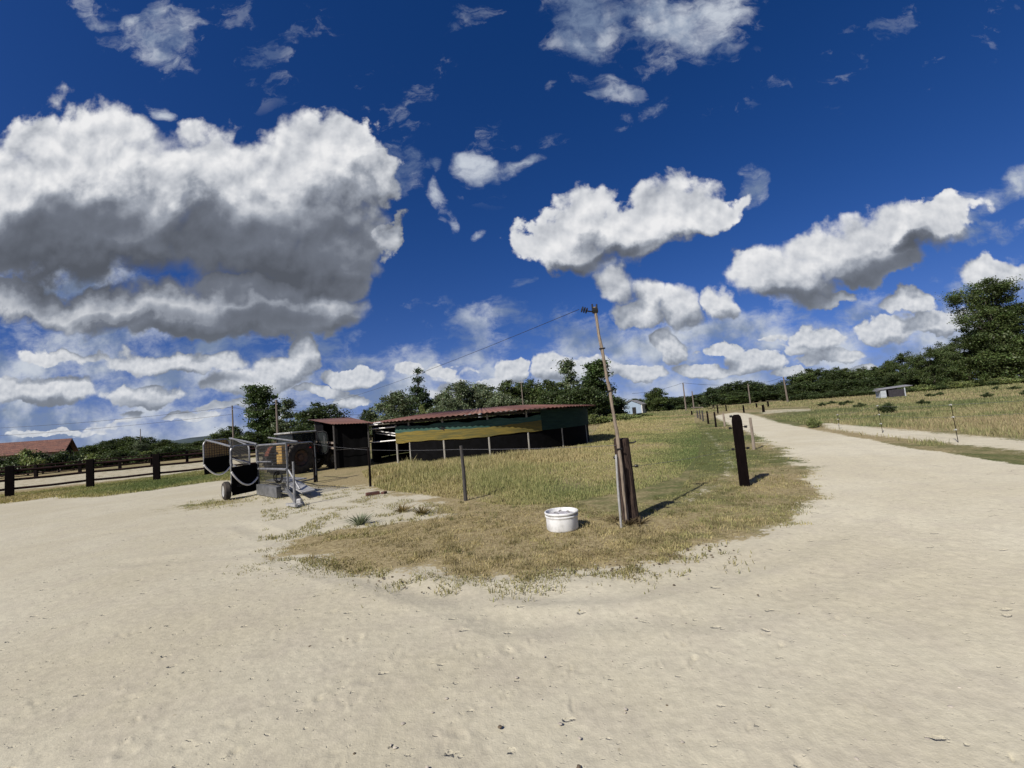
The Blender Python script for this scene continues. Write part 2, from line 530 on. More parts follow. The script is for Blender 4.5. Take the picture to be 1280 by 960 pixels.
def leaf_mat(name, spec=0.25, trans=0.25, rough=0.55):
    """foliage and grass: each leaf or blade carries its own tint"""
    m = bpy.data.materials.new(name); m.use_nodes = True
    q = NT(m.node_tree)
    b = m.node_tree.nodes['Principled BSDF']; o = m.node_tree.nodes['Material Output']
    a = q.n('ShaderNodeVertexColor'); a.layer_name = 'tint'
    q.put(b.inputs['Base Color'], a.outputs[0])
    b.inputs['Roughness'].default_value = rough
    b.inputs['Specular IOR Level'].default_value = spec
    t = q.n('ShaderNodeBsdfTranslucent'); q.put(t.inputs[0], q.mix(1.0, a.outputs[0], (1.1, 1.15, 0.6), 'MULTIPLY'))
    mx = q.n('ShaderNodeMixShader'); mx.inputs[0].default_value = trans
    q.t.links.new(b.outputs[0], mx.inputs[1]); q.t.links.new(t.outputs[0], mx.inputs[2]); q.t.links.new(mx.outputs[0], o.inputs[0])
    return m

# ------------------------------------------------------------------ ground
def GP(l):
    return [G(*p) for p in l]
SAND = GP([(-120, 645), (0, 630), (60, 623), (130, 620), (200, 611), (250, 604), (280, 600), (330, 603), (395, 610), (440, 607), (470, 616), (520, 621), (562, 631),
           (566, 642), (520, 652), (470, 657), (420, 664), (365, 676), (318, 702), (345, 700), (380, 697), (440, 707), (500, 717), (560, 724), (640, 720), (700, 714), (770, 706),
           (830, 696), (900, 681), (960, 665), (1000, 646), (1024, 622), (1021, 600), (1003, 581), (978, 563), (952, 549), (930, 539), (908, 529), (893, 520.5), (903, 517.6),
           (920, 515.6), (936, 517.2), (950, 521), (968, 527), (1003, 534.5), (1060, 545), (1120, 556), (1180, 566), (1280, 581), (1500, 616)]) + [(30, 2), (30, -60), (-60, -60), (-60, 8)]
TRACK = GP([(1030, 529), (1100, 535), (1200, 544), (1280, 550), (1420, 566), (1420, 588), (1280, 563), (1180, 552.5), (1090, 543.5), (1035, 535)])
PATH = GP([(950, 513.2), (985, 511.2), (1016, 511.0), (1016, 513.5), (985, 515.0), (950, 518)])
ARENA = GP([(-220, 640), (12, 614), (113, 604), (196, 595), (262, 588), (330, 582), (330, 571), (262, 577), (196, 583), (100, 591), (0, 601), (-220, 620)])
TRAIL = GP([(884, 540), (898, 556), (914, 580), (905, 600), (872, 617), (850, 630)])

def gauss(P, lst):
    r = np.zeros(len(P))
    for px, py, rx, ry, val in lst:
        c = np.array(G(px, py)); ex = np.abs(np.array(G(px + rx, py - rx * 0.0857)) - c).max()
        far = G(px, py - ry)[1] if py - ry > 520 - (px - 640) * 0.0857 + 6 else c[1] * 1.6
        ey = max(abs(far - c[1]), 0.2)
        r += val * np.exp(-((P[:, 0] - c[0] - (P[:, 1] - c[1]) * c[0] / c[1]) / ex) ** 2 - ((P[:, 1] - c[1]) / ey) ** 2)
    return r
GREEN = [(700, 615, 60, 14, .55), (640, 605, 60, 12, .4), (880, 560, 40, 22, .45), (840, 590, 60, 20, .35), (200, 603, 80, 6, .65), (880, 535, 40, 12, .4), (860, 670, 40, 9, .45),
         (760, 640, 60, 10, .3), (1180, 520, 90, 9, .25), (1000, 510, 40, 6, .2), (1250, 476, 60, 6, .5), (560, 600, 60, 10, .15), (690, 675, 60, 8, .2), (960, 640, 40, 15, .15), (840, 545, 50, 12, .3), (1215, 535, 60, 6, .2), (800, 515, 90, 5, .6),
         (1060, 511, 70, 5, .6), (1200, 507, 70, 5, .5), (1120, 524, 60, 4, .45), (1240, 520, 40, 4, .4), (40, 626, 70, 10, -.7), (930, 660, 60, 12, .3), (620, 690, 90, 10, .3), (480, 706, 60, 8, .25), (560, 660, 110, 16, -.22), (660, 655, 60, 12, -.2), (460, 690, 80, 14, -.2), (700, 570, 80, 14, -.3), (830, 560, 40, 8, -.15), (560, 585, 60, 6, -.1), (950, 600, 40, 14, -.15), (1180, 495, 120, 5, -.2), (1040, 500, 60, 4, -.2)]

def cover_of(P):
    r = np.hypot(P[:, 0], P[:, 1])
    w = np.clip(r * 0.12, 0.75, 5.0)
    right = sstep(P[:, 0] - .25 * P[:, 1], 3.5, 6.5)       # the verge beyond the road has a firmer edge
    w = w * (1 - .75 * right)
    c = 0.5 - (sdf(P, SAND) + (fbm(P[:, 0] * .9, P[:, 1] * .9, 61, 4) - .5) * 1.3 * np.clip(r / 7, .3, .9) * (1 - .7 * right)) / w
    for poly, k, ww in ((TRACK, 0.75, 1.0), (PATH, 0.50, 1.2), (ARENA, .54, 1.2)):
        c = np.minimum(c, 1.0 - k * sstep(sdf(P, poly), -ww, ww * 0.6))
    c = np.minimum(c, 0.64 + sstep(line_d(P, TRAIL), 0.05, 0.6))
    c = np.maximum(c, 0.62 * np.exp(-((P[:, 0] + 8.7) / 2.0) ** 2 - ((P[:, 1] - 13.0) / 1.6) ** 2))      # thin grass by the trailer's wheel
    c = np.maximum(c, 0.40 * np.exp(-((P[:, 0] + 4.0) / 1.8) ** 2 - ((P[:, 1] - 10.6) / 2.0) ** 2) * 1.05)  # tufts on the sandy tongue
    return np.clip(c, 0, 1)
def green_of(P):
    g = 0.30 + 0.62 * gauss(P, GREEN) + (fbm(P[:, 0] * .11, P[:, 1] * .06, 5) - .5) * 0.9 + (fbm(P[:, 0] * .5, P[:, 1] * .35, 9) - .5) * 0.9
    return np.clip(g, 0, 1)

def ground_mat():
    m = bpy.data.materials.new('sand and grass ground'); m.use_nodes = True
    q = NT(m.node_tree); b = m.node_tree.nodes['Principled BSDF']
    b.inputs['Roughness'].default_value = 0.95
    b.inputs['Specular IOR Level'].default_value = 0.1
    geo = q.n('ShaderNodeNewGeometry'); P = geo.outputs['Position']
    def attr(n):
        a = q.n('ShaderNodeAttribute'); a.attribute_name = n
        return a.outputs['Fac']
    cov, grn = attr('cover'), attr('green')
    n_big = q.noise(P, 0.35, 4.0, 0.55).outputs['Fac']
    n_mid = q.noise(P, 2.2, 5.0, 0.6).outputs['Fac']
    n_fine = q.noise(P, 14.0, 6.0, 0.65).outputs['Fac']
    n_grit = q.noise(P, 95.0, 3.0, 0.6).outputs['Fac']
    # sand: pale, slightly pinker where dry, greyer where driven on
    sand = q.mix(q.mr(n_big, 0.35, 0.65), (0.425, 0.392, 0.288), (0.465, 0.436, 0.332))
    sand = q.mix(q.m('MULTIPLY', q.mr(n_mid, 0.42, 0.68), 0.35), sand, (0.36, 0.325, 0.26))
    sand = q.mix(q.m('MULTIPLY', q.mr(n_grit, 0.60, 0.75), 0.40), sand, (0.25, 0.215, 0.165))
    sand = q.mix(q.m('MULTIPLY', q.mr(n_grit, 0.40, 0.28), 0.35), sand, (0.56, 0.52, 0.44))
    sand = q.v('SCALE', sand, scale=q.mr(n_fine, 0.25, 0.75, 0.90, 1.10))
    # the sand turns gradually paler along X, from the yard towards the road
    sx = q.n('ShaderNodeSeparateXYZ'); q.put(sx.inputs[0], P)
    pale = q.mr(q.m('ADD', sx.outputs[0], q.m('MULTIPLY', n_big, 3.0)), 0.5, 7.0, 0.93, 1.09)
    sand = q.v('SCALE', sand, scale=pale)
    # bits of straw and droppings lying about
    vo = q.n('ShaderNodeTexVoronoi', feature='F1'); q.put(vo.inputs['Vector'], q.v('ADD', P, q.v('SCALE', q.noise(P, 9.0, 2.0).outputs['Color'], scale=0.12))); vo.inputs['Scale'].default_value = 3.4
    spk = q.m('MULTIPLY', q.mr(vo.outputs['Distance'], 0.060, 0.035), q.mr(n_big, 0.45, 0.6))
    sand = q.mix(q.m('MULTIPLY', spk, 0.7), sand, (0.16, 0.125, 0.075))
    # soil seen between the blades
    dry = q.mix(q.mr(n_fine, 0.3, 0.7), (0.165, 0.128, 0.066), (0.32, 0.270, 0.150))
    gre = q.mix(q.mr(n_fine, 0.3, 0.7), (0.050, 0.062, 0.020), (0.125, 0.135, 0.050))
    gf = q.m('ADD', grn, q.m('MULTIPLY', q.m('SUBTRACT', n_mid, 0.5), 0.9))
    grass = q.mix(q.mr(gf, 0.22, 0.72), dry, gre)
    n_patch = q.noise(P, 0.9, 6.0, 0.7).outputs['Fac']
    edge = q.m('ADD', cov, q.m('ADD', q.m('MULTIPLY', q.m('SUBTRACT', n_mid, 0.5), 0.9), q.m('MULTIPLY', q.m('SUBTRACT', n_fine, 0.5), 1.1)))
    fac = q.mr(edge, 0.42, 0.60)
    fac = q.m('MULTIPLY', fac, q.mr(cov, 0.015, 0.16))
    fac = q.m('MULTIPLY', fac, q.mr(q.m('ADD', n_patch, q.m('MULTIPLY', cov, 0.4)), 0.42, 0.58))
    q.put(b.inputs['Base Color'], q.mix(fac, sand, grass))
    # hoof and boot scuffs: sparse sharp-edged nicks of several sizes
    wob = q.v('SCALE', q.noise(P, 26.0, 3.0).outputs['Color'], scale=0.05)
    mpv = q.n('ShaderNodeMapping'); q.put(mpv.inputs[0], q.v('ADD', P, wob)); mpv.inputs['Rotation'].default_value = (0, 0, .5); mpv.inputs['Scale'].default_value = (1.0, 1.9, 1)
    scuff = None
    for sc_, rad_, dens_ in ((3.2, 0.15, 0.55), (7.5, 0.17, 0.62), (17.0, 0.20, 0.60)):
        vv = q.n('ShaderNodeTexVoronoi', feature='F1'); q.put(vv.inputs['Vector'], mpv.outputs[0]); vv.inputs['Scale'].default_value = sc_
        sp_ = q.n('ShaderNodeSeparateColor'); q.put(sp_.inputs[0], vv.outputs['Color'])
        on = q.m('GREATER_THAN', sp_.outputs[0], q.m('ADD', dens_, q.m('MULTIPLY', q.m('SUBTRACT', n_mid, 0.5), 0.9)))
        h_ = q.m('MULTIPLY', q.m('MULTIPLY', q.mr(vv.outputs['Distance'], rad_, rad_ * .45), on), 1.4 / sc_)
        scuff = h_ if scuff is None else q.m('ADD', scuff, h_)
    b0 = q.n('ShaderNodeBump'); b0.invert = True; b0.inputs['Strength'].default_value = 0.8; b0.inputs['Distance'].default_value = 0.05
    q.put(b0.inputs['Height'], scuff)
    b1 = q.n('ShaderNodeBump'); q.put(b1.inputs['Normal'], b0.outputs[0]); b1.inputs['Strength'].default_value = 0.38; b1.inputs['Distance'].default_value = 0.02
    q.put(b1.inputs['Height'], q.m('ADD', n_fine, q.m('MULTIPLY', n_grit, 0.25)))
    b2 = q.n('ShaderNodeBump'); b2.inputs['Strength'].default_value = 0.10; b2.inputs['Distance'].default_value = 0.05
    q.put(b2.inputs['Height'], n_mid); q.put(b2.inputs['Normal'], b1.outputs[0])
    q.put(b.inputs['Normal'], b2.outputs[0])
    return m

def build_ground():
    ang = np.concatenate([np.radians(np.arange(-66, 66.01, 0.2)), np.radians(np.linspace(66, 294, 46)[1:-1])])
    rad = np.concatenate([[0.02, 0.5], np.geomspace(1.1, 14, 270), np.geomspace(14.2, 6000, 330)])
    A, R = np.meshgrid(ang, rad)
    P = np.stack([(np.sin(A) * R).ravel(), (np.cos(A) * R).ravel()], 1)
    r = R.ravel()
    cov, grn = cover_of(P), green_of(P)
    near = np.exp(-(r / 16) ** 2)
    z = (fbm(P[:, 0] * .5, P[:, 1] * .5, 21, 3) - .5) * 0.05 * near
    z += (fbm(P[:, 0] * 4, P[:, 1] * 4, 31, 3) - .5) * 0.009 * near
    z += (fbm(P[:, 0] * 13, P[:, 1] * 13, 41, 2) - .5) * 0.005 * near
    # tyre ruts curving in from the left, and hoof and shoe prints
    for path in (GP([(-60, 760), (150, 705), (330, 690), (520, 742), (760, 745), (960, 700), (1090, 640), (1100, 585), (1040, 555), (975, 535)]),
                 GP([(-60, 705), (120, 668), (300, 655), (420, 700), (640, 780), (900, 770), (1130, 690), (1190, 610), (1100, 565), (1010, 542)])):
        d = line_d(P, path)
        z += (-0.014 * np.exp(-(d / 0.16) ** 2) + 0.008 * np.exp(-((d - 0.3) / 0.1) ** 2)) * (0.4 + 1.2 * fbm(P[:, 0] * .7, P[:, 1] * .7, 3, 2)) * near
    idx_r = np.log(np.maximum(r, 1.1))
    for k in range(420):
        a = rng.uniform(-0.95, 0.95) if k % 3 else rng.uniform(-0.95, 0.0)
        d = math.exp(rng.uniform(math.log(2.1), math.log(12.0)))
        c = np.array((math.sin(a) * d, math.cos(a) * d))
        s, e = rng.uniform(0.022, 0.062), rng.uniform(0.35, 0.8)
        t = rng.normal(0.5, 0.7)
        sel = np.where((np.abs(P[:, 0] - c[0]) < 0.25) & (np.abs(P[:, 1] - c[1]) < 0.25))[0]
        if len(sel) == 0: continue
        q = P[sel] - c
        x, y = q[:, 0] * math.cos(t) + q[:, 1] * math.sin(t), -q[:, 0] * math.sin(t) + q[:, 1] * math.cos(t)
        rr = np.sqrt((x / s) ** 2 + (y / (s * e)) ** 2)
        rr = rr * (0.75 + 0.5 * vnoise(q[:, 0] * 30 + k * 7, q[:, 1] * 30, k))
        z[sel] += min(0.012, rng.exponential(0.004) + .0015) * (-np.exp(-rr ** 4) * (0.55 + 0.45 * np.sign(y)) + 0.45 * np.exp(-((rr - 1.4) / 0.4) ** 2)) * (1 - cov[sel])
    z = z * (1 - 0.5 * cov)
    z[r < 0.6] = 0
    V = np.column_stack([P, z])
    na, nr = len(ang), len(rad)
    i = np.arange(nr - 1)[:, None] * na; j = np.arange(na)[None, :]
    j2 = (j + 1) % na
    Fq = np.stack([i + j, i + j2, i + na + j2, i + na + j], -1).reshape(-1, 4)[:, ::-1]
    # the sheet is divided along the edges of the yard, the riding arena and the field
    fc = V[Fq[:, 0], :2]
    s_in, a_in = sdf(fc, SAND) > -0.0, sdf(fc, ARENA) > 0
    far_road = s_in & (np.hypot(fc[:, 0], fc[:, 1]) > 9.5) & (fc[:, 0] > 3)
    gm = ground_mat()
    for nm, sel in (('road', far_road), ('sand_yard', s_in & ~far_road), ('riding_arena', a_in & ~s_in), ('ground', ~s_in & ~a_in)):
        f = Fq[sel]
        used, inv = np.unique(f, return_inverse=True)
        o = np_mesh(nm, V[used], inv.reshape(-1, 4), gm, attrs={'cover': cov[used], 'green': grn[used]}, smooth=True)
        o['kind'] = 'structure'
build_ground()

# ------------------------------------------------------------------ grass
M_GRASS = leaf_mat('grass blades', 0.15, 0.30, 0.7)
def grass_tint(g, n):
    """from straw to green"""
    g = np.clip(g + rng.normal(0, 0.16, n), 0, 1)[:, None]
    straw = np.array((0.415, 0.345, 0.185)); green = np.array((0.130, 0.175, 0.062)); mid = np.array((0.300, 0.300, 0.125))
    c = np.where(g < .5, straw + (mid - straw) * g * 2, mid + (green - mid) * (g - .5) * 2)
    return c * rng.uniform(0.7, 1.2, (n, 1))

def turf_tint(P):
    """trodden turf: tan, brown and olive patches"""
    n = len(P); k = fbm(P[:, 0] * 1.6, P[:, 1] * 1.6, 71, 5); k2 = fbm(P[:, 0] * 4.5, P[:, 1] * 4.5, 72, 4)
    c = grass_tint(np.clip(green_of(P) * .85 + (k - .5) * 1.1 + (k2 - .5) * .7, 0, 1), n)
    br = sstep(k2 + (k - .5) * .5, .54, .70)[:, None]
    c = c * (1 - br * .4) + np.array((.170, .115, .062)) * br * .4
    return c * (0.30 + 1.15 * fbm(P[:, 0] * 7, P[:, 1] * 7, 73, 3))[:, None]

def blades(name, P, h, w, tint, label, lean=0.35, curve=0.25):
    n = len(P)
    a = rng.uniform(0, 2 * PI, n); dx, dy = np.cos(a), np.sin(a)
    la = rng.uniform(0, 2 * PI, n); lm = np.abs(rng.normal(0, lean, n)) * h
    z0 = np.full(n, -0.01)
    b0 = np.column_stack([P[:, 0] - dx * w / 2, P[:, 1] - dy * w / 2, z0]); b1 = np.column_stack([P[:, 0] + dx * w / 2, P[:, 1] + dy * w / 2, z0])
    mx, my = P[:, 0] + np.cos(la) * lm * .35, P[:, 1] + np.sin(la) * lm * .35
    m0 = np.column_stack([mx - dx * w * .4, my - dy * w * .4, h * .55]); m1 = np.column_stack([mx + dx * w * .4, my + dy * w * .4, h * .55])
    tp = np.column_stack([P[:, 0] + np.cos(la) * lm, P[:, 1] + np.sin(la) * lm, h])
    V = np.stack([b0, b1, m1, m0, tp], 1).reshape(-1, 3)
    k = np.arange(n)[:, None] * 5
    F = np.concatenate([k + np.array([0, 1, 2]), k + np.array([0, 2, 3]), k + np.array([3, 2, 4])], 0)
    o = np_mesh(name, V, F, M_GRASS, cols=np.repeat(tint, 5, 0))
    return tag(o, label, 'grass', kind='stuff')

def scatter(n, poly, keep):
    poly = np.asarray(poly)                 # thicker near by, where single blades can be seen
    a, r = np.arctan2(poly[:, 0], poly[:, 1]), np.hypot(poly[:, 0], poly[:, 1])
    a = rng.uniform(a.min(), a.max(), n); r = np.exp(rng.uniform(math.log(r.min() * .97), math.log(r.max() * 1.02), n))
    P = np.column_stack([np.sin(a) * r, np.cos(a) * r])
    P = P[sdf(P, poly) > 0]
    return P[rng.uniform(0, 1, len(P)) < keep(P)]

# mown and trodden short grass of the corner by the white drum
ISLAND = GP([(280, 716), (320, 672), (390, 606), (470, 608), (500, 640), (560, 628), (700, 622), (760, 640), (850, 615), (880, 560), (868, 525), (890, 518), (915, 528), (985, 554), (1040, 598), (1046, 634), (970, 692), (840, 724), (640, 756), (430, 740), (330, 720)])
P = scatter(520000, ISLAND, lambda P: np.clip((cover_of(P) + (fbm(P[:, 0] * 3.2, P[:, 1] * 3.2, 76, 4) - .5) * 1.5 - .42) * 3.0, 0, 1) * np.clip(cover_of(P) * 9, 0, 1) * (0.22 + 0.78 * sstep(fbm(P[:, 0] * 2.2, P[:, 1] * 2.2, 77), .35, .6)))
n = len(P)
dist = np.hypot(P[:, 0], P[:, 1])
blades('short_grass', P, rng.uniform(.010, .050, n) * (0.1 + 1.7 * fbm(P[:, 0] * 4.5, P[:, 1] * 4.5, 8, 3) ** 1.5), rng.uniform(.005, .009, n) * np.clip(dist / 8, 1, 4), turf_tint(P), 'short dry grass on the corner between yard and road', 0.9)
# taller tufts and weeds standing in the turf
T = scatter(2600, ISLAND, lambda P: np.clip((cover_of(P) - .3) * 2, 0, 1) * sstep(fbm(P[:, 0] * 1.3, P[:, 1] * 1.3, 79), .40, .62))
k_ = 26
P = np.repeat(T, k_, 0) + rng.normal(0, 1, (len(T) * k_, 2)) * np.repeat(rng.uniform(.02, .06, len(T)), k_)[:, None]; n = len(P)
tg = np.repeat(np.clip(green_of(T) + rng.normal(0, .25, len(T)), 0, 1), k_)
blades('turf_tufts', P, np.repeat(rng.uniform(.03, .10, len(T)), k_) * rng.uniform(.5, 1.1, n), rng.uniform(.005, .009, n), grass_tint(tg, n) * np.repeat(rng.uniform(.5, 1.05, len(T)), k_)[:, None], 'taller tufts and weeds scattered through the short turf', 0.7)
WHEELP = GP([(225, 640), (240, 610), (330, 600), (352, 630), (320, 645), (260, 650)])
P = scatter(9000, WHEELP, lambda P: (fbm(P[:, 0] * 2.2, P[:, 1] * 2.2, 95) > .5) * np.clip(cover_of(P) * 2 - .3, 0, 1)); n = len(P)
blades('thin_grass', P, rng.uniform(.02, .07, n), rng.uniform(.008, .016, n), grass_tint(np.full(n, .30), n), 'thin dry grass around the wheel of the horse trailer', 0.8)
# verges
VERGE = GP([(-60, 655), (0, 642), (130, 624), (280, 601), (330, 600), (330, 590), (262, 587), (196, 597), (113, 607), (12, 618), (-60, 628)])
P = scatter(150000, VERGE, lambda P: np.clip((cover_of(P) - .4) * 2.2, 0, 1)); n = len(P)
blades('verge_grass', P, rng.uniform(.04, .12, n), rng.uniform(.015, .03, n), grass_tint(green_of(P), n), 'short green grass along the foot of the arena fence', 0.8)
# tall meadow between the wire and the round horse walker
def walker_out(P):
    return (np.hypot(P[:, 0] + 2.1, P[:, 1] - 27.4) > 6.7).astype(float)
MEADOW = GP([(452, 590), (462, 606), (480, 613), (520, 618), (583, 626), (640, 632), (700, 630), (745, 622), (800, 612), (850, 596), (872, 570), (878, 545), (868, 527)]) + [G(868, 519), G(760, 521), (4.6, 29), (3.8, 24), (0, 20.9), (-4, 20.8), (-6.4, 21.4)]
def thick(P):
    return (0.25 + 0.75 * sstep(fbm(P[:, 0] * .8, P[:, 1] * .8, 55), .3, .6)) * walker_out(P)
P = scatter(330000, MEADOW, thick); n = len(P)
dist = np.hypot(P[:, 0], P[:, 1])
left = sstep(-P[:, 0] * 0.55 + P[:, 1] * 0.22, 1.2, 5.0)
front = sstep(sdf(P, MEADOW), 0.0, 2.2)
hh = (0.05 + 0.30 * left * (.25 + .75 * front)) * rng.uniform(.55, 1.15, n) * (0.35 + 1.3 * fbm(P[:, 0] * 1.1, P[:, 1] * 1.1, 18, 3))
blades('meadow_grass', P, hh, rng.uniform(.007, .013, n) * np.clip(dist / 9, 1, 5), grass_tint(green_of(P) * .95 + .05, n), 'tall ripening meadow grass in front of the round walker', 0.38)
# the wide fields beyond
FIELD = GP([(735, 556), (860, 527), (868, 518), (893, 518), (893, 515), (1010, 508), (1015, 515), (950, 519), (1060, 542), (1280, 576), (1500, 612)]) + [(90, 60), (120, 130), (60, 150), (10, 140), (2, 60), (4.5, 30)]
P0 = np.column_stack([rng.uniform(-0.1, 1.0, 260000), np.exp(rng.uniform(math.log(12), math.log(150), 260000))])
P = np.column_stack([P0[:, 0] * P0[:, 1] * 1.25, P0[:, 1]])
P = P[(sdf(P, FIELD) > 0)]
P = P[rng.uniform(0, 1, len(P)) < np.clip((cover_of(P) - .5) * 3, 0, 1) * thick(P) * (.25 + .75 * sstep(fbm(P[:, 0] * .22, P[:, 1] * .12, 65), .38, .60))]; n = len(P)
dist = np.hypot(P[:, 0], P[:, 1])
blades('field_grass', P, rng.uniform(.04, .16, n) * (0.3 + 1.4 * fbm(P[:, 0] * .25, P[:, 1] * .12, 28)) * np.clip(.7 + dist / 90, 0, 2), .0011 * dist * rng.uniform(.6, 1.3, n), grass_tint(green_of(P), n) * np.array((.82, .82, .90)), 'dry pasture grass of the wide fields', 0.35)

# ------------------------------------------------------------------ materials of things
M_TUBE = mat('galvanised tube', (.27, .275, .28), (.17, .175, .18), 0.5, 0.55, 9, 0.1)
M_STEEL = mat('dull grey sheet steel', (.20, .205, .21), (.12, .125, .13), 0.5, 0.5, 5, 0.1)
M_PLATE = mat('pale worn checker plate', (.42, .42, .41), (.28, .28, .27), 0.55, 0.3, 9, 0.3)
M_RUBBER = mat('black rubber', (.0045, .0045, .005), (.003, .003, .003), 0.85, 0, 4, 0.2, spec=0.05)
M_MESH = mat('dark wire mesh', (.045, .045, .042), (.03, .03, .028), 0.5, 0.6, 12)
M_ROPE = mat('white rope', (.85, .83, .79), (.68, .66, .62), 0.85, 0, 30, 0.5, 160)
M_RIM = mat('white painted rim', (.36, .36, .34), (.24, .24, .23), 0.5, 0, 6)
M_TYRE = mat('tyre rubber', (.030, .028, .026), (.06, .052, .043), 0.9, 0, 5, 0.3, spec=0.2)
M_TRIM = mat('muddy brown rim', (.10, .052, .032), (.06, .045, .036), 0.8, 0, 8)
M_YELLOW = mat('worn orange yellow paint', (.60, .39, .11), (.44, .26, .08), 0.5, 0, 5, 0.1)
M_ORANGE = mat('faded dark orange paint', (.22, .055, .02), (.10, .035, .02), 0.6, 0, 6)
M_DARKMET = mat('dark machine metal', (.014, .014, .015), (.008, .008, .008), 0.6, 0.2, 6, spec=.2)
M_CABROOF = mat('grey cab roof', (.30, .31, .30), (.20, .205, .20), 0.6, 0, 4)
M_GLASS = bpy.data.materials.new('dusty cab glass'); M_GLASS.use_nodes = True
_b = M_GLASS.node_tree.nodes['Principled BSDF']; _b.inputs['Base Color'].default_value = (.018, .023, .022, 1); _b.inputs['Roughness'].default_value = 0.15; _b.inputs['Alpha'].default_value = 0.7
M_TARP = mat('black tarpaulin', (.0045, .0045, .005), (.003, .003, .003), 0.8, 0, 3, 0.3, 6, spec=0.05)
M_POST = mat('weathered grey post', (.30, .29, .25), (.19, .18, .155), 0.85, 0, 5, 0.4, 30, stretch=(6, 6, 1))
M_SHEDPOST = mat('dark timber post', (.055, .050, .046), (.030, .028, .026), 0.85, 0, 5, 0.4, 30, stretch=(6, 6, 1))
M_TAR = mat('creosoted black wood', (.0055, .0035, .0035), (.003, .002, .002), 0.9, 0, 7, 0.5, 30, stretch=(8, 8, 0.8), spec=0.04)
M_SLEEPER = mat('blackened sleeper wood', (.010, .007, .0065), (.005, .004, .004), 0.9, 0, 7, 0.5, 30, stretch=(8, 8, 0.8), spec=0.05)
M_RAIL = mat('dark red brown rail', (.022, .010, .009), (.010, .006, .006), 0.85, 0, 6, 0.3, 30, spec=0.08)
M_STUB = mat('old brown post wood', (.070, .048, .037), (.016, .011, .010), 0.9, 0, 6, 0.9, 24, stretch=(9, 9, 0.9), mixlo=.38, mixhi=.62, spec=0.15)
M_CANE = mat('pale split pole', (.245, .20, .15), (.12, .095, .072), 0.7, 0, 8, 0.4, 30, stretch=(8, 8, 0.7))
M_STAKE = mat('grey metal stake', (.34, .34, .33), (.24, .24, .23), 0.6, 0.2, 9)
M_GREYW = mat('silver grey wood', (.26, .215, .17), (.15, .125, .10), 0.9, 0, 6, 0.5, 30, stretch=(8, 8, 0.9))
M_UPOLE = mat('utility pole wood', (.17, .14, .115), (.10, .085, .07), 0.9, 0, 3, 0.3, 20, stretch=(4, 4, 0.4))
M_INSUL = mat('black plastic insulator', (.012, .012, .012), None, 0.4)
M_PORC = mat('white insulator', (.40, .40, .37), (.30, .30, .28), 0.4)
M_WIRE = mat('fence wire', (.20, .20, .20), None, 0.5, 0.6)
M_CABLE = mat('dark overhead cable', (.02, .02, .022), None, 0.6)
M_DRUM = mat('dirty white plastic', (.66, .67, .66), (.44, .44, .42), 0.55, 0, 6, 0.15, 30, mixlo=.30, mixhi=.55)
M_RING = mat('pale grey metal ring', (.50, .49, .43), (.30, .29, .25), 0.5, 0.3, 12)
M_LID = mat('chalky grey lid', (.46, .45, .47), (.30, .29, .29), 0.7, 0, 9, 0.3, 40)
M_DIRT = mat('dark wet leaves', (.16, .15, .13), (.09, .085, .07), 0.9, 0, 20)
M_BRICK = mat('dark red brick', (.10, .040, .028), (.05, .03, .025), 0.9, 0, 15, 0.5)
M_PVC = mat('white gutter plastic', (.72, .72, .70), (.6, .6, .57), 0.4)
M_TANBOARD = mat('tan chipboard', (.50, .34, .16), (.34, .215, .10), 0.95, 0, 16, 0.9, 60, stretch=(1, 1, 3))
M_FARWALL = mat('white house wall', (.58, .56, .53), (.48, .47, .44), 0.8, 0, 2)
M_BLUEWALL = mat('pale blue house gable', (.25, .32, .40), (.21, .27, .34), 0.8, 0, 2)
M_FARROOF = mat('grey roof sheet', (.22, .22, .225), (.16, .16, .165), 0.6, 0, 2)
M_DARKOPEN = mat('dark opening', (.012, .012, .012), None, 0.9)
M_SHEETW = mat('pale blue grey sheet metal', (.44, .48, .50), (.34, .37, .39), 0.5, 0.2, 3)
M_BOARDB = mat('dark shed boards', (.030, .028, .034), (.018, .017, .02), 0.8, 0, 3)

def tile_mat():
    m = bpy.data.materials.new('old red clay tiles'); m.use_nodes = True
    q = NT(m.node_tree); b = m.node_tree.nodes['Principled BSDF']; b.inputs['Roughness'].default_value = 0.85
    tc = q.n('ShaderNodeTexCoord'); sp = q.n('ShaderNodeSeparateXYZ'); q.put(sp.inputs[0], tc.outputs['Object'])
    row = q.m('FRACT', q.m('MULTIPLY', sp.outputs[2], 3.6))
    nz = q.noise(tc.outputs['Object'], 1.4, 5, 0.65).outputs['Fac']
    c = q.mix(q.mr(nz, .35, .65), (.090, .040, .030), (.160, .068, .044))
    c = q.mix(q.mr(q.noise(tc.outputs['Object'], 9.0, 3, .6).outputs['Fac'], .5, .7), c, (.27, .15, .10))
    c = q.mix(q.m('MULTIPLY', q.mr(row, 0.22, 0.0), .65), c, (.05, .025, .02))
    q.put(b.inputs['Base Color'], c)
    bp = q.n('ShaderNodeBump'); bp.inputs['Strength'].default_value = .8; bp.inputs['Distance'].default_value = .05
    q.put(bp.inputs['Height'], row); q.put(b.inputs['Normal'], bp.outputs[0])
    return m
M_TILE = tile_mat()

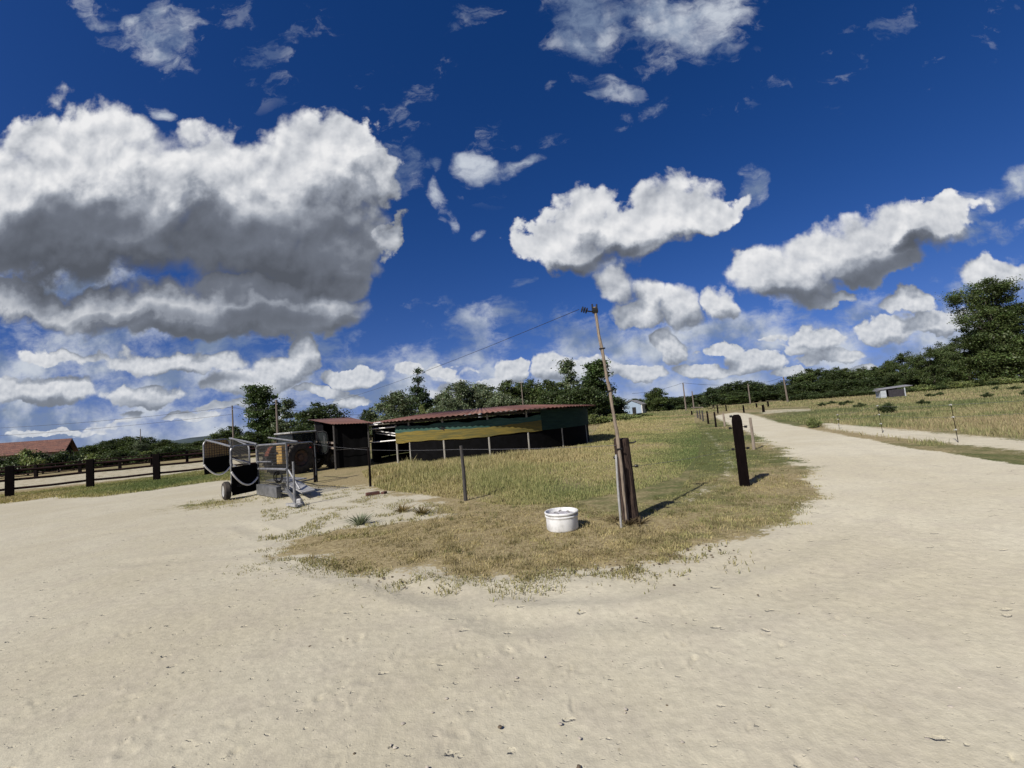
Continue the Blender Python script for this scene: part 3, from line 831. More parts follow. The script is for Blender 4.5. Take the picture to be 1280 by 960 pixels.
def roof_mat():
    """red coated corrugated sheets, faded and rusty in radial streaks"""
    m = bpy.data.materials.new('rusty red corrugated sheet'); m.use_nodes = True
    q = NT(m.node_tree); b = m.node_tree.nodes['Principled BSDF']; b.inputs['Roughness'].default_value = 0.6
    b.inputs['Specular IOR Level'].default_value = 0.3
    tc = q.n('ShaderNodeTexCoord'); O = tc.outputs['Object']
    n1 = q.noise(O, 0.5, 3, .6).outputs['Fac']
    n2 = q.noise(O, 6.0, 5, .65).outputs['Fac']
    c = q.mix(q.mr(n1, .38, .62), (.095, .045, .037), (.155, .070, .056))
    c = q.mix(q.m('MULTIPLY', q.mr(n2, .52, .72), .6), c, (.13, .058, .03))
    a = q.n('ShaderNodeAttribute'); a.attribute_name = 'sheet'
    c = q.mix(q.m('MULTIPLY', a.outputs['Fac'], .75), c, (.30, .21, .15))
    q.put(b.inputs['Base Color'], c)
    return m
M_ROOF = roof_mat()

def net_mat(name, c1, c2, trans=.35, alpha=.94):
    m = bpy.data.materials.new(name); m.use_nodes = True
    q = NT(m.node_tree); b = m.node_tree.nodes['Principled BSDF']; o = m.node_tree.nodes['Material Output']
    tc = q.n('ShaderNodeTexCoord'); mp = q.n('ShaderNodeMapping'); q.put(mp.inputs[0], tc.outputs['Object']); mp.inputs['Scale'].default_value = (.6, .6, 7)
    c = q.mix(q.mr(q.noise(mp.outputs[0], 2.2, 5, .6).outputs['Fac'], .35, .65), c2, c1)
    q.put(b.inputs['Base Color'], c); b.inputs['Roughness'].default_value = .8; b.inputs['Specular IOR Level'].default_value = .15
    bp = q.n('ShaderNodeBump'); bp.inputs['Strength'].default_value = .6; bp.inputs['Distance'].default_value = .04
    q.put(bp.inputs['Height'], q.noise(mp.outputs[0], 1.6, 3, .5).outputs['Fac']); q.put(b.inputs['Normal'], bp.outputs[0])
    t = q.n('ShaderNodeBsdfTranslucent'); q.put(t.inputs[0], c)
    x = q.n('ShaderNodeMixShader'); x.inputs[0].default_value = trans
    q.t.links.new(b.outputs[0], x.inputs[1]); q.t.links.new(t.outputs[0], x.inputs[2]); q.t.links.new(x.outputs[0], o.inputs[0])
    return m
M_NETG = net_mat('green shade net', (.075, .150, .120), (.042, .098, .080))
M_NETY = net_mat('yellow shade net', (.255, .195, .048), (.14, .130, .050))
M_NETD = net_mat('dark green shade net', (.022, .050, .038), (.014, .034, .027), .2)

# ------------------------------------------------------------------ round covered horse walker
WC, WR = np.array((-2.1, 27.4)), 6.4
def build_walker():
    t = thing('horse_walker', 'round horse walker with a rusty red ring roof and green and yellow netting', 'horse walker', (WC[0], WC[1], 0))
    meas = [(-6.17, 21.92), (-5.43, 21.29), (-3.43, 21.07), (-1.30, 21.12), (0.63, 21.42), (2.29, 22.75), (3.59, 25.20)]
    angs = [math.atan2(y - WC[1], x - WC[0]) for x, y in meas]
    angs += [angs[-1] + .36 * (i + 1) for i in range(10)]
    def pt(a, r, z): return (r * math.cos(a), r * math.sin(a), z)
    for i, a in enumerate(angs):
        top = 2.08 if i else 1.86
        b = MB().tube([pt(a, WR, -.1), pt(a, WR, top)], .05 if i != 1 else .042, 8)
        b.build('post', M_POST, t)
    # ring roof of corrugated sheet, thick enough to see its edge
    N = 1008
    ro, ri, zo, zi = 6.95, 3.5, 2.06, 2.38
    V, F, sh = [], [], []
    sheet = np.array([0.0] * 36)
    for k, v_ in ((2, .2), (9, .15), (20, .9), (21, .95), (26, .15), (30, .3)): sheet[k % 36] = v_
    for i in range(N):
        a = 2 * PI * i / N
        rip = .024 * math.sin(a * 168)
        streak = max(0, float(fbm(np.array([a * 26.0]), np.array([1.5]), 6, 3)[0]) - .45) * 1.1
        s_ = int(((a + PI) % (2 * PI)) / (2 * PI) * 36)
        sag = .05 * (vnoise(np.array([a * 4.0 + 3]), np.array([0.5]), 3)[0] - .5)
        off = sheet[s_ % 36]
        for r, z in ((ro + .06 * off + .05 * (vnoise(np.array([a * 11.0]), np.array([2.5]), 4)[0] - .5), zo + sag), ((ro + ri) / 2, (zo + zi) / 2), (ri, zi)):
            V.append(pt(a, r, z + rip + .03 * off)); V.append(pt(a, r, z + rip + .03 * off - .012))
            sh += [max(off, streak)] * 2
    for i in range(N):
        j = (i + 1) % N
        p, q_ = i * 6, j * 6
        for c in (0, 2):
            F.append((p + c, q_ + c, q_ + c + 2, p + c + 2)); F.append((p + c + 1, p + c + 3, q_ + c + 3, q_ + c + 1))
        F.append((p, p + 1, q_ + 1, q_)); F.append((p + 4, q_ + 4, q_ + 5, p + 5))
    np_mesh('roof', np.array(V), np.array(F), M_ROOF, attrs={'sheet': np.array(sh)}, smooth=True, parent=t)
    # beams under the roof
    b = MB()
    for i, a in enumerate(angs):
        b.bar(pt(a, 3.6, 2.28), pt(a, 6.75, 1.99), .06, .09)
    b.build('rafter', M_SHEDPOST, t)
    b = MB()
    for i in range(54): 
        a, a2 = 2 * PI * i / 54, 2 * PI * (i + 1) / 54
        b.bar(pt(a, WR - .03, 1.95), pt(a2, WR - .03, 1.95), .05, .1)
    b.build('ring_beam', M_SHEDPOST, t)
    def skirt(a0, a1, r, z0f, z1f, n, th=.01):
        V, F = [], []
        for i in range(n + 1):
            u = i / n; a = a0 + (a1 - a0) * u
            for rr in (r, r - th):
                V += [pt(a, rr, z0f(u, a)), pt(a, rr, z1f(u, a))]
        for i in range(n):
            p = i * 4; q_ = p + 4
            F += [(p, q_, q_ + 1, p + 1), (p + 2, p + 3, q_ + 3, q_ + 2), (p + 1, q_ + 1, q_ + 3, p + 3), (p, p + 2, q_ + 2, q_)]
        m = MB(); m.add(V, F); return m
    a_l, a_r = angs[0], angs[4]
    sagf = lambda u, a: .035 * math.sin(a * 17) + .02 * math.sin(a * 41 + 1)
    # the seam between yellow and green, and the upper hem, sag a little between posts
    skirt(a_l, a_r + .12, WR + .06, lambda u, a: .97 + .03 * math.sin(a * 9) + .014 * math.sin(a * 37 + 2), lambda u, a: 1.44 + .05 * math.sin(a * 6 + 1) + .012 * math.sin(a * 53), 60).build('yellow_net', M_NETY, t, True)
    skirt(a_l, a_r + .12, WR + .062, lambda u, a: 1.44 + .05 * math.sin(a * 6 + 1) + .012 * math.sin(a * 53), lambda u, a: 1.76 + sagf(u, a) - .04 * u, 60).build('green_net', M_NETG, t, True)
    skirt(a_r + .12, a_r + 4.4, WR + .06, lambda u, a: 1.0, lambda u, a: 1.97, 90).build('dark_net', M_NETD, t, True)
    skirt(angs[1], angs[1] + 5.9, WR + .02, lambda u, a: .02, lambda u, a: 1.0, 120).build('rubber_skirt', M_RUBBER, t, True)
    skirt(angs[2], angs[2] + 2 * PI * .999, 3.7, lambda u, a: 0.02, lambda u, a: 1.9, 90).build('inner_wall', M_RUBBER, t, True)
    # a tear in the netting
    a = -1.78; k = MB()
    k.add([pt(a + x / WR, WR + .075, 1.52 + z) for x, z in ((-.22, .05), (-.05, .02), (0, .12), (.06, .03), (.22, -.02), (.08, -.05), (.12, -.14), (0, -.06), (-.1, -.03))], [tuple(range(9))])
    k.build('net_tear', M_DARKMET, t)
    # torn grey gutter under the eave
    g = MB().bar(pt(angs[3] + .05, 6.78, 2.04), pt(angs[4] - .1, 6.83, 2.05), .06, .07).bar(pt(angs[4] - .02, 6.82, 2.045), pt(angs[4] + .13, 6.85, 2.04), .06, .05)
    g.build('gutter', M_STAKE, t)
    # white entrance gate beside the black shed
    p0 = (-7.35 - WC[0], 22.6 - WC[1]); p1 = (angs[0], WR)
    e = pt(angs[0], WR, 0)
    g = MB()
    for z in (1.98, 1.78, 1.12): g.tube([(p0[0], p0[1], z - .02), (e[0], e[1], z)], .03, 8)
    for z in (1.66, 1.54): g.tube([(p0[0] + .1, p0[1] + .7, z), (angs and pt(angs[1], WR, 0)[0], pt(angs[1], WR, 0)[1], z - .35)], .028, 8)
    g.build('entrance_rail', M_PVC, t)
    # motor post in the middle with its arms
    g = MB().tube([(0, 0, 0), (0, 0, 2.3)], .12, 10)
    for k in range(4):
        a = k * PI / 2 + .4
        g.tube([(0, 0, 2.25), pt(a, 3.3, 2.2)], .03, 6)
    g.build('motor_column', M_STAKE, t)
build_walker()

# ------------------------------------------------------------------ black shed
def build_shed():
    fl, fr = np.array((-8.64, 21.38)), np.array((-7.22, 22.04))
    bl, br = np.array((-11.2, 25.2)), np.array((-9.7, 25.9))
    t = thing('field_shed', 'small black tarpaulin shed with a dull red roof beside the round walker', 'shed', (*fl, 0))
    S = (*fl, 0)
    for p, h, r in ((fl, 2.1, .05), (fr, 2.02, .04), (bl, 2.55, .05), (br, 2.5, .05)):
        MB().tube([(*p, -.1), (*p, h)], r, 8).build('post', M_SHEDPOST, t, shift=S)
    def wall(a, b, z0, z1a, z1b, name):
        a, b = np.array(a), np.array(b); n = np.array((-(b - a)[1], (b - a)[0])); n = n / np.hypot(*n) * .012
        m = MB(); k = 10; V = []; F = []
        for i in range(k + 1):
            u = i / k; p = a + (b - a) * u; w = n * (1.2 * math.sin(u * 19)); zt = z1a + (z1b - z1a) * u
            V += [(*(p + w), z0), (*(p + w), zt), (*(p + w + n), z0), (*(p + w + n), zt)]
        for i in range(k):
            p = i * 4; q = p + 4
            F += [(p, q, q + 1, p + 1), (p + 2, p + 3, q + 3, q + 2), (p + 1, q + 1, q + 3, p + 3), (p, p + 2, q + 2, q)]
        m.add(V, F).build(name, M_TARP, t, True, shift=S)
    d = (fr - fl) / np.hypot(*(fr - fl)); e = (bl - fl) / np.hypot(*(bl - fl))
    wall(fl + e * .12, fr + e * .10, .03, 2.05, 1.98, 'front_sheet')
    wall(fr + e * .14, br, .03, 1.98, 2.42, 'side_sheet')
    wall(bl, br, .03, 2.48, 2.42, 'back_sheet')
    wall(fl + e * 2.4, bl, .9, 2.2, 2.5, 'side_curtain')
    MB().tube([(*(fl + d * .05 + np.array((.0, -.06))), .92), (*(fr - d * .05 + np.array((0, -.06))), .88)], .012, 6).build('tie_rail', M_SHEDPOST, t, shift=S)
    b = MB()
    for z in (1.25, 1.0): b.bar((*fl, z), (*bl, z + .1), .04, .09)
    b.build('side_rail', M_GREYW, t, shift=S)
    # corrugated roof
    c0, c1, c2, c3 = fl - e * .25 - d * .12, fr - e * .2 + d * .22, br + e * .2 + d * .25, bl + e * .15 - d * .35
    V, F, sh = [], [], []
    N = 72
    for i in range(N + 1):
        u = i / N; z = .012 * math.sin(u * 2 * PI * 14)
        for p, h in ((c0 + (c1 - c0) * u, 2.15 - .08 * u), (c3 + (c2 - c3) * u, 2.62 - .05 * u)):
            V += [(*p, h + z), (*p, h + z - .012)]; sh += [.12, .12]
    V = np.array(V) - np.array(S)
    for i in range(N):
        p, q = i * 4, i * 4 + 4
        F += [(p, p + 2, q + 2, q)[::-1], (p + 1, q + 1, q + 3, p + 3)[::-1], (p, q, q + 1, p + 1)[::-1], (p + 2, p + 3, q + 3, q + 2)[::-1]]
    np_mesh('roof', V, np.array(F), M_ROOF, attrs={'sheet': np.array(sh)}, smooth=False, parent=t)
    g0 = fr + d * .20 - e * .18
    MB().tube([(*(g0), 2.02), (*(g0 + d * .42), 2.06), (*(g0 + d * .48), 1.98)], .035, 8).build('gutter_end', M_PVC, t, shift=S)
build_shed()

# ------------------------------------------------------------------ tractor parked half under the shed roof
def build_tractor():
    rz = math.atan2(.89, .45)
    t = thing('tractor', 'old orange tractor with a yellow rear counterweight parked beside the black shed', 'tractor', (-10.15, 20.95, 0), rz)
    def wheel(x, y, r, w, name, rim):
        wt = MB(); prof = [(r * .56, -w / 2), (r * .78, -w * .56), (r * .95, -w * .46), (r, -w * .3), (r, w * .3), (r * .95, w * .46), (r * .78, w * .56), (r * .56, w / 2), (r * .50, w * .3), (r * .5, -w * .3), (r * .56, -w / 2)]
        wt.lathe(prof, (x, y, r), 40, (0, 1, 0))
        for k in range(22):
            for s_ in (-1, 1):
                a = 2 * PI * (k + (.5 if s_ > 0 else 0)) / 22
                a2 = a + .16
                wt.bar((x + (r + .012) * math.cos(a), y + s_ * w * .02, r + (r + .012) * math.sin(a)), (x + (r + .008) * math.cos(a2), y + s_ * w * .46, r + (r + .008) * math.sin(a2)), .05, .05, (math.cos(a), 0, math.sin(a)))
        o = wt.build(name, M_TYRE, t, True)
        m = MB().lathe([(r * .51, -w * .28), (r * .47, -w * .42), (r * .42, -w * .30), (r * .22, -w * .12), (r * .18, -w * .34), (.001, -w * .36)], (x, y, r), 28, (0, 1, 0))
        m.lathe([(r * .51, w * .28), (r * .47, w * .42), (r * .42, w * .30), (r * .22, w * .12), (.001, w * .12)], (x, y, r), 28, (0, 1, 0))
        for k in range(8):
            a = 2 * PI * k / 8; m.box((x + r * .3 * math.cos(a), y - w * .2, r + r * .3 * math.sin(a)), (.03, .05, .03))
        m.build('rim', rim, o, True)
    wheel(0, 0, .72, .40, 'rear_wheel', M_TRIM); wheel(0, 1.45, .72, .40, 'rear_wheel', M_TRIM)
    wheel(2.0, .08, .47, .26, 'front_wheel', M_RIM); wheel(2.0, 1.37, .47, .26, 'front_wheel', M_RIM)
    # body: transmission, bonnet
    b = MB().box((.35, .72, .72), (1.1, .55, .5), bev=.04).box((1.55, .72, .68), (1.5, .42, .35), bev=.03).tube([(0, .2, .72), (0, 1.25, .72)], .13, 10).tube([(2.0, .2, .47), (2.0, 1.25, .47)], .06, 8)
    b.build('chassis', M_DARKMET, t)
    b = MB().side([(1.0, .88), (2.35, .86), (2.42, .98), (2.36, 1.22), (1.0, 1.30)], (0, .72, 0), (1, 0, 0), (0, 0, 1), (0, 1, 0), .62)
    h = b.build('bonnet', M_ORANGE, t)
    m = MB()
    for k in range(6): m.box((2.425, .72, .92 + k * .05), (.02, .5, .02))
    m.build('grille', M_DARKMET, h)
    # side panel under the cab and mudguards
    b = MB()
    for y in (.18, 1.26):
        pts = [(.78 * math.cos(a), .72 + .80 * math.sin(a)) for a in np.linspace(math.radians(8), math.radians(165), 12)]
        inner = [(.74 * math.cos(a), .72 + .75 * math.sin(a)) for a in np.linspace(math.radians(165), math.radians(8), 12)]
        b.side(pts + inner, (0, y, 0), (1, 0, 0), (0, 0, 1), (0, 1, 0), .28)
    b.build('mudguard', M_ORANGE, t)
    for y in (.30, 1.15): MB().box((.72, y, 1.0), (.55, .1, .36), bev=.02).build('side_panel', M_ORANGE, t)
    MB().box((.8, .1, .5), (.35, .25, .05)).build('step', M_DARKMET, t)
    # yellow box hung on the linkage behind
    w_ = MB().box((-.78, .14, .95), (.26, .40, .82), bev=.03).box((-.78, .14, 1.40), (.22, .32, .12), bev=.02)
    y_ = w_.build('counterweight', M_YELLOW, t)
    for c_, s_ in (((-.935, .3, 1.05), (.012, .22, .10)), ((-.70, -.062, .90), (.05, .012, .2)), ((-.78, -.062, 1.12), (.07, .012, .06))): MB().box(c_, s_).build('bracket', M_DARKMET, y_)
    for y in (.1, .8): MB().tube([(-.78, y, .55), (-.2, y + .2, .62)], .035, 8).build('link_arm', M_STEEL, t)
    MB().tube([(-.6, .05, 1.25), (-.58, .02, 1.48)], .05, 8).build('hydraulic_ram', M_STEEL, t)
    # cab
    c = MB()
    cx0, cx1, cy0, cy1 = -.22, .98, .08, 1.20
    for x, y in ((cx0, cy0), (cx0, cy1), (cx1, cy0), (cx1, cy1), (.34, cy0), (.34, cy1)):
        c.bar((x, y, 1.16), (x * .96, y, 1.86), .05, .05)
    for y in (cy0, cy1): c.bar((cx0, y, 1.18), (cx1, y, 1.18), .05, .06)
    for x in (cx0, cx1): c.bar((x, cy0, 1.18), (x, cy1, 1.18), .05, .06)
    c.build('cab_frame', M_DARKMET, t)
    MB().box((.36, .64, 1.90), (1.36, 1.30, .09), bev=.03).build('cab_roof', M_CABROOF, t)
    MB().box((-.345, .25, 1.905), (.07, .42, .05)).build('roof_lamp', M_RIM, t)
    g = MB()
    for x0, x1 in ((cx0 + .04, .31), (.37, cx1 - .04)):
        for y in (cy0, cy1): g.box(((x0 + x1) / 2, y, 1.53), (x1 - x0, .008, .62))
    g.box((cx0, .64, 1.53), (.008, 1.04, .62)); g.box((cx1, .64, 1.53), (.008, 1.04, .62))
    g.build('cab_window', M_GLASS, t)
    MB().box((.3, .72, 1.2), (.4, .45, .12), bev=.03).box((.08, .72, 1.45), (.1, .45, .5), bev=.03).build('seat', M_DARKMET, t)
    MB().lathe([(.17, -.012), (.185, 0), (.17, .012), (.155, 0), (.17, -.012)], (.72, .72, 1.42), 20, (-.5, 0, 1)).tube([(.72, .72, 1.42), (.95, .72, 1.2)], .02, 6).build('steering_wheel', M_DARKMET, t)
    MB().tube([(1.9, .95, 1.2), (1.9, .95, 1.85)], .035, 8).build('exhaust', M_DARKMET, t)
    # near door standing open, rounded at its foot
    hx, hy = .98, .05
    dirv = Vector((.42, -.90, 0)).normalized()
    L = .62
    prof = [(0, 1.84)] + [(L * .70, 1.86), (L * .92, 1.78), (L, 1.6), (L, 1.15)] + [(L * (.52 + .48 * math.cos(a)), .98 - .24 * math.sin(a)) for a in np.linspace(0, PI * .72, 8)] + [(0, 1.05)]
    inner = [(L * .5 + (x - L * .5) * .84, 1.35 + (z - 1.35) * .90) for x, z in prof]
    d_ = MB().tube([Vector((hx, hy, z)) + dirv * x for x, z in prof], .028, 6, closed=True)
    do = d_.build('door', M_DARKMET, t)
    MB().side(inner, (hx, hy, 0), dirv, (0, 0, 1), dirv.cross(Vector((0, 0, 1))), .008).build('pane', M_GLASS, do)
    MB().tube([Vector((hx, hy - .03, 1.25)) + dirv * .42, Vector((hx, hy - .03, 1.65)) + dirv * .42], .014, 6).build('handle', M_TUBE, do)
    MB().box((.45, -.26, 1.15), (.09, .05, .05)).build('tail_lamp', mat('red lamp', (.4, .03, .02), None, .3), t)
build_tractor()

# ------------------------------------------------------------------ horse stall trailer
def build_stalls():
    P1 = Vector((-8.29, 14.34, 0)); A = Vector((.72, -.69, 0)).normalized(); B = Vector((.37, .93, 0)).normalized(); Z = Vector((0, 0, 1))
    t = thing('stall_trailer', 'mobile horse stall trailer of grey tube frames with black rubber doors and white ropes', 'horse trailer', P1)
    def rise(k): return .16 * max(0, -k)
    def pt(a, b, z): return A * a + B * b + Z * (z + rise(a))
    def frame(a0, b0, a1, b1, z0, z1, r=.028, rad=.16, corners=(1, 1, 1, 1)):
        """closed tube frame with rounded corners in the upright plane through two points"""
        def at(u, z): return pt(a0 + (a1 - a0) * u, b0 + (b1 - b0) * u, z)
        Lh = math.hypot(a1 - a0, b1 - b0); k = rad / Lh
        pts = []
        for (cu, cz, su, sz, st, on) in ((0, z0, 1, 1, 180, corners[0]), (1, z0, -1, 1, 270, corners[1]), (1, z1, -1, -1, 0, corners[2]), (0, z1, 1, -1, 90, corners[3])):
            if on:
                for q in range(6):
                    an = math.radians(st + 90 * q / 5)
                    pts.append(at(cu + su * k + math.cos(an) * k, cz + sz * rad + math.sin(an) * rad))
            else:
                pts.append(at(cu, cz))
        return MB().tube(pts, r, 8, closed=True)
    def meshwork(a0, b0, a1, b1, z0, z1, step=.085, r=.008):
        m = MB(); Lh = math.hypot(a1 - a0, b1 - b0)
        def at(u, z): return pt(a0 + (a1 - a0) * u, b0 + (b1 - b0) * u, z)
        n = int(Lh / step)
        for i in range(1, n): m.tube([at(i / n, z0), at(i / n, z1)], r, 4, False)
        k = int((z1 - z0) / step)
        for i in range(1, k): m.tube([at(0, z0 + (z1 - z0) * i / k), at(1, z0 + (z1 - z0) * i / k)], r, 4, False)
        return m
    def rope(p0, p1, sag, out):
        pts = []
        for i in range(17):
            u = i / 16
            pts.append(p0 + (p1 - p0) * u + out * (.6 + .8 * math.sin(PI * u)) - Z * sag * 4 * u * (1 - u))
        return MB().tube(pts, .027, 8)
    # near stall: door frame, black board, rope
    frame(0, -.86, 0, 0, .13, 1.56).build('door_frame', M_TUBE, t, True)
    MB().add(*slab(pt(0.02, -.87, .10), pt(.02, -.02, .12), Z * .84, A * .045)).build('rubber_door', M_RUBBER, t)
    rope(pt(.03, -.88, .80), pt(.03, -.02, .52), .30, A * .07).build('rope', M_ROPE, t, True)
    # far stall at the raised end
    frame(-3.0, -.95, -3.0, -.02, .35, 1.34).build('door_frame', M_TUBE, t, True)
    MB().add(*slab(pt(-2.98, -.96, .18), pt(-2.98, -.06, .20), Z * .56, A * .045)).build('rubber_door', M_RUBBER, t)
    rope(pt(-2.96, -.97, .52), pt(-2.96, -.05, .34), .30, A * .07).build('rope', M_ROPE, t, True)
    meshwork(-3.0, -.93, -3.0, -.04, .72, 1.32).build('mesh_panel', M_MESH, t)
    MB().add(*slab(pt(-3.03, -.92, .73), pt(-3.03, -.05, .73), Z * .58, A * -.02)).build('chipboard_panel', M_TANBOARD, t)
    # sides of the trailer between the two stalls
    MB().tube([pt(-3, .04, .0), pt(-3, .04, 1.30), pt(-2.9, .04, 1.38)], .03, 8).build('corner_post', M_TUBE, t)
    for b_ in (0.0, -.86):
        MB().tube([pt(.05, b_, 1.56), pt(-1.5, b_, 1.47), pt(-3.0, b_, 1.36)], .032, 8).build('top_rail', M_TUBE, t)
    MB().tube([pt(.2, 1.5, 1.52), pt(-2.2, 1.3, 1.40)], .03, 8).tube([pt(0, 0, 1.50), pt(.2, 1.5, 1.50)], .03, 8).build('top_rail', M_TUBE, t)
    frame(-2.9, 0, -.75, 0, .45, 1.40, .026).build('side_frame', M_TUBE, t, True)
    MB().tube([pt(-2.8, 0, .66), pt(-.75, 0, .85)], .03, 8).build('middle_rail', M_TUBE, t)
    meshwork(-2.85, 0, -.80, 0, .66, 1.36).build('mesh_panel', M_MESH, t)
    # near panel reaching forward to the drawbar
    frame(0.02, 0, 2.55, 0.02, .16, 1.52, .030, .2, (0, 0, 0, 1)).build('side_frame', M_TUBE, t, True)
    MB().tube([pt(.02, 0, .78), pt(2.55, 0, .80)], .038, 8).build('middle_rail', M_TUBE, t)
    MB().tube([pt(.02, 0, 1.0), pt(1.3, .02, 1.01)], .024, 8).build('middle_rail', M_TUBE, t)
    meshwork(.04, 0, 2.5, 0, .2, 1.50).build('mesh_panel', M_MESH, t)
    # gate leaf swung open behind
    frame(.03, .02, .03, 2.33, .12, 1.46, .028, .2).build('gate_leaf', M_TUBE, t, True)
    MB().tube([pt(.03, 2.37, 0), pt(.03, 2.37, 1.5)], .035, 8).build('gate_post', M_DARKMET, t)
    # steel trough box, floor plate, drawbar, prop
    MB().add(*slab(pt(.35, -.02, .03), pt(2.1, -.02, .02), Z * .30, B * -.16)).build('side_box', M_STEEL, t)
    MB().add(*slab(pt(.5, .10, .40), pt(2.2, .10, .40), Z * .03, B * .75)).add(*slab(pt(2.2, .1, .36), pt(3.35, .1, .16), Z * .03, B * .45)).build('floor_plate', M_PLATE, t)
    J = Vector((-5.50, 11.04, 0)) - P1
    MB().bar(pt(1.6, .25, .30), J + Z * .14, .06, .08).build('drawbar', M_STEEL, t)
    MB().tube([pt(2.55, .05, .78), pt(3.1, .15, .25)], .03, 8).build('brace', M_TUBE, t)
    MB().tube([J + Z * .10, J + Z * 1.08], .026, 10).tube([J + Z * .10, J + Z * .55], .034, 10).build('prop_stand', M_TUBE, t, True)
    MB().add(*slab(J - A * .28 - B * .1 + Z * .015, J + A * .28 - B * .1 + Z * .015, Z * .05, B * .2)).bar(J - A * .3 - B * .1 + Z * .05, J + A * .35 - B * .12 + Z * .07, .06, .06).box((J.x + .12, J.y - .02, .12), (.12, .1, .12), bev=.02).build('prop_foot', M_PLATE, t)
    MB().lathe([(.15, -.02), (.17, 0), (.15, .02), (.13, 0), (.15, -.02)], tuple(pt(1.9, -.04, .58)), 20, tuple(B)).lathe([(.13, .02), (.15, .04), (.13, .06), (.11, .04), (.13, .02)], tuple(pt(1.96, -.05, .56)), 20, tuple(B)).build('hose_coil', M_RUBBER, t, True)
    # road wheel
    C = Vector((-8.70, 13.42, .27)) - P1; ax = Vector((.73, .68, 0)).normalized()
    r, w = .27, .17
    w_ = MB().lathe([(r * .62, -w / 2), (r * .85, -w * .52), (r, -w * .3), (r, w * .3), (r * .85, w * .52), (r * .62, w / 2), (r * .6, 0), (r * .62, -w / 2)], tuple(C), 32, tuple(ax)).build('wheel', M_TYRE, t, True)
    MB().lathe([(r * .66, -w * .42), (r * .6, -w * .5), (r * .5, -w * .38), (r * .2, -w * .40), (.001, -w * .46)], tuple(C), 28, tuple(ax)).build('rim', M_RIM, w_, True)
    MB().bar(C + ax * .05, pt(.0, -.4, .2), .06, .06).bar(C + ax * .3 + Z * .1, pt(-.3, -.1, .3), .08, .08).build('axle', M_DARKMET, t)
def slab(p0, p1, up, th):
    vs = [p0, p1, p1 + up, p0 + up]
    vs = vs + [v + th for v in vs]
    return vs, [(0, 1, 2, 3), (7, 6, 5, 4), (0, 4, 5, 1), (1, 5, 6, 2), (2, 6, 7, 3), (3, 7, 4, 0)]
build_stalls()
# ------------------------------------------------------------------ wooden fences of the riding arena
def build_fence(pts, w, d, h, rails, rr, name, label, md, extra=0):
    S = (*pts[0], 0)
    t = thing('arena_fence', label, 'fence', S)
    for i, p in enumerate(pts):
        q = pts[min(i + 1, len(pts) - 1)]; o = pts[max(i - 1, 0)]
        a = math.atan2(q[1] - o[1], q[0] - o[0])
        hh = h * (1 + .02 * math.sin(i * 7.3))
        b = MB().box((p[0], p[1], hh / 2 - .1), (w, d, hh + .2), a, bev=.02)
        b.build('post', M_SLEEPER, t, shift=S)
    for a, b_ in zip(pts[:-1], pts[1:]):
        for z in rails:
            e = np.array((b_[0] - a[0], b_[1] - a[1])); e = e / np.hypot(*e) * (w * .4)
            m = ((a[0] + b_[0]) / 2, (a[1] + b_[1]) / 2, z - .02)
            MB().tube([(a[0] + e[0], a[1] + e[1], z), m, (b_[0] - e[0], b_[1] - e[1], z)], rr, 8).build('rail', M_RAIL, t, shift=S)
n_pts = [(-28.9, 17.3), (-26.4, 19.4), (-24.12, 21.37), (-21.95, 23.12), (-19.43, 24.24), (-17.0, 25.6), (-14.6, 27.0), (-12.2, 28.3)]
build_fence(n_pts, .30, .17, 1.46, (.40, .82, 1.24), .055, 'near', 'near dark wooden fence of thick posts and three rails along the sandy yard', 0)
f_pts = [G(x, y) for x, y in ((-70, 607), (-12, 603), (45, 598), (100, 592.5), (150, 587.5), (190, 583.5), (234, 578.5), (266, 575.5), (300, 572.5), (335, 569.5))]
build_fence(f_pts, .24, .2, 1.25, (.5, .95, 1.2), .05, 'far', 'far dark wooden fence beyond the sand of the riding arena', 0)

# ------------------------------------------------------------------ stub post, leaning pole, stake, drum, black post
def rough_post(name, base, h, r0, r1, m, label, cat, top_dx=(0, 0), sides=14, chamfer=.03, wob=.012, seed=1, group=None):
    b = MB(); vs, fs = [], []
    zs = list(np.linspace(-.15, h - chamfer, 14)) + [h]
    for i, z in enumerate(zs):
        u = max(z, 0) / h
        r = r0 + (r1 - r0) * u
        if i == len(zs) - 1: r -= chamfer
        for k in range(sides):
            a = 2 * PI * k / sides
            rr = r + wob * (vnoise(np.array([k * 1.3 + seed * 9]), np.array([z * 2.5]), seed)[0] - .5) * 2 * (1 if k < sides else 0)
            vs.append((rr * math.cos(a) + top_dx[0] * u, rr * math.sin(a) + top_dx[1] * u, z + (.012 * math.sin(a * 2 + seed) if i == len(zs) - 1 else 0)))
    for i in range(len(zs) - 1):
        for k in range(sides):
            k2 = (k + 1) % sides
            fs.append((i * sides + k, i * sides + k2, (i + 1) * sides + k2, (i + 1) * sides + k))
    fs.append(tuple((len(zs) - 1) * sides + k for k in range(sides)))
    b.add(vs, fs)
    return b
def insulator(b, p, out, L=.07):
    out = Vector(out).normalized(); p = Vector(p)
    b.tube([p, p + out * L], .009, 6)
    b.lathe([(.001, L), (.020, L), (.026, L + .014), (.018, L + .026), (.026, L + .038), (.016, L + .05), (.001, L + .05)], tuple(p), 12, tuple(out))
    return b
t = thing('corner_post', 'thick weathered brown corner post with black insulators beside the leaning pole', 'post', (1.59, 6.82, 0))
rough_post('p', None, 1.22, .125, .112, M_STUB, '', '', (-.015, .03), 16, .012, .010, 3).build('shaft', M_STUB, t)
b = MB(); b.tube([(.09, -.02, 1.15), (.155, -.02, 1.145), (.185, -.02, 1.16), (.19, -.02, 1.175)], .012, 8); b.build('hook', M_INSUL, t)
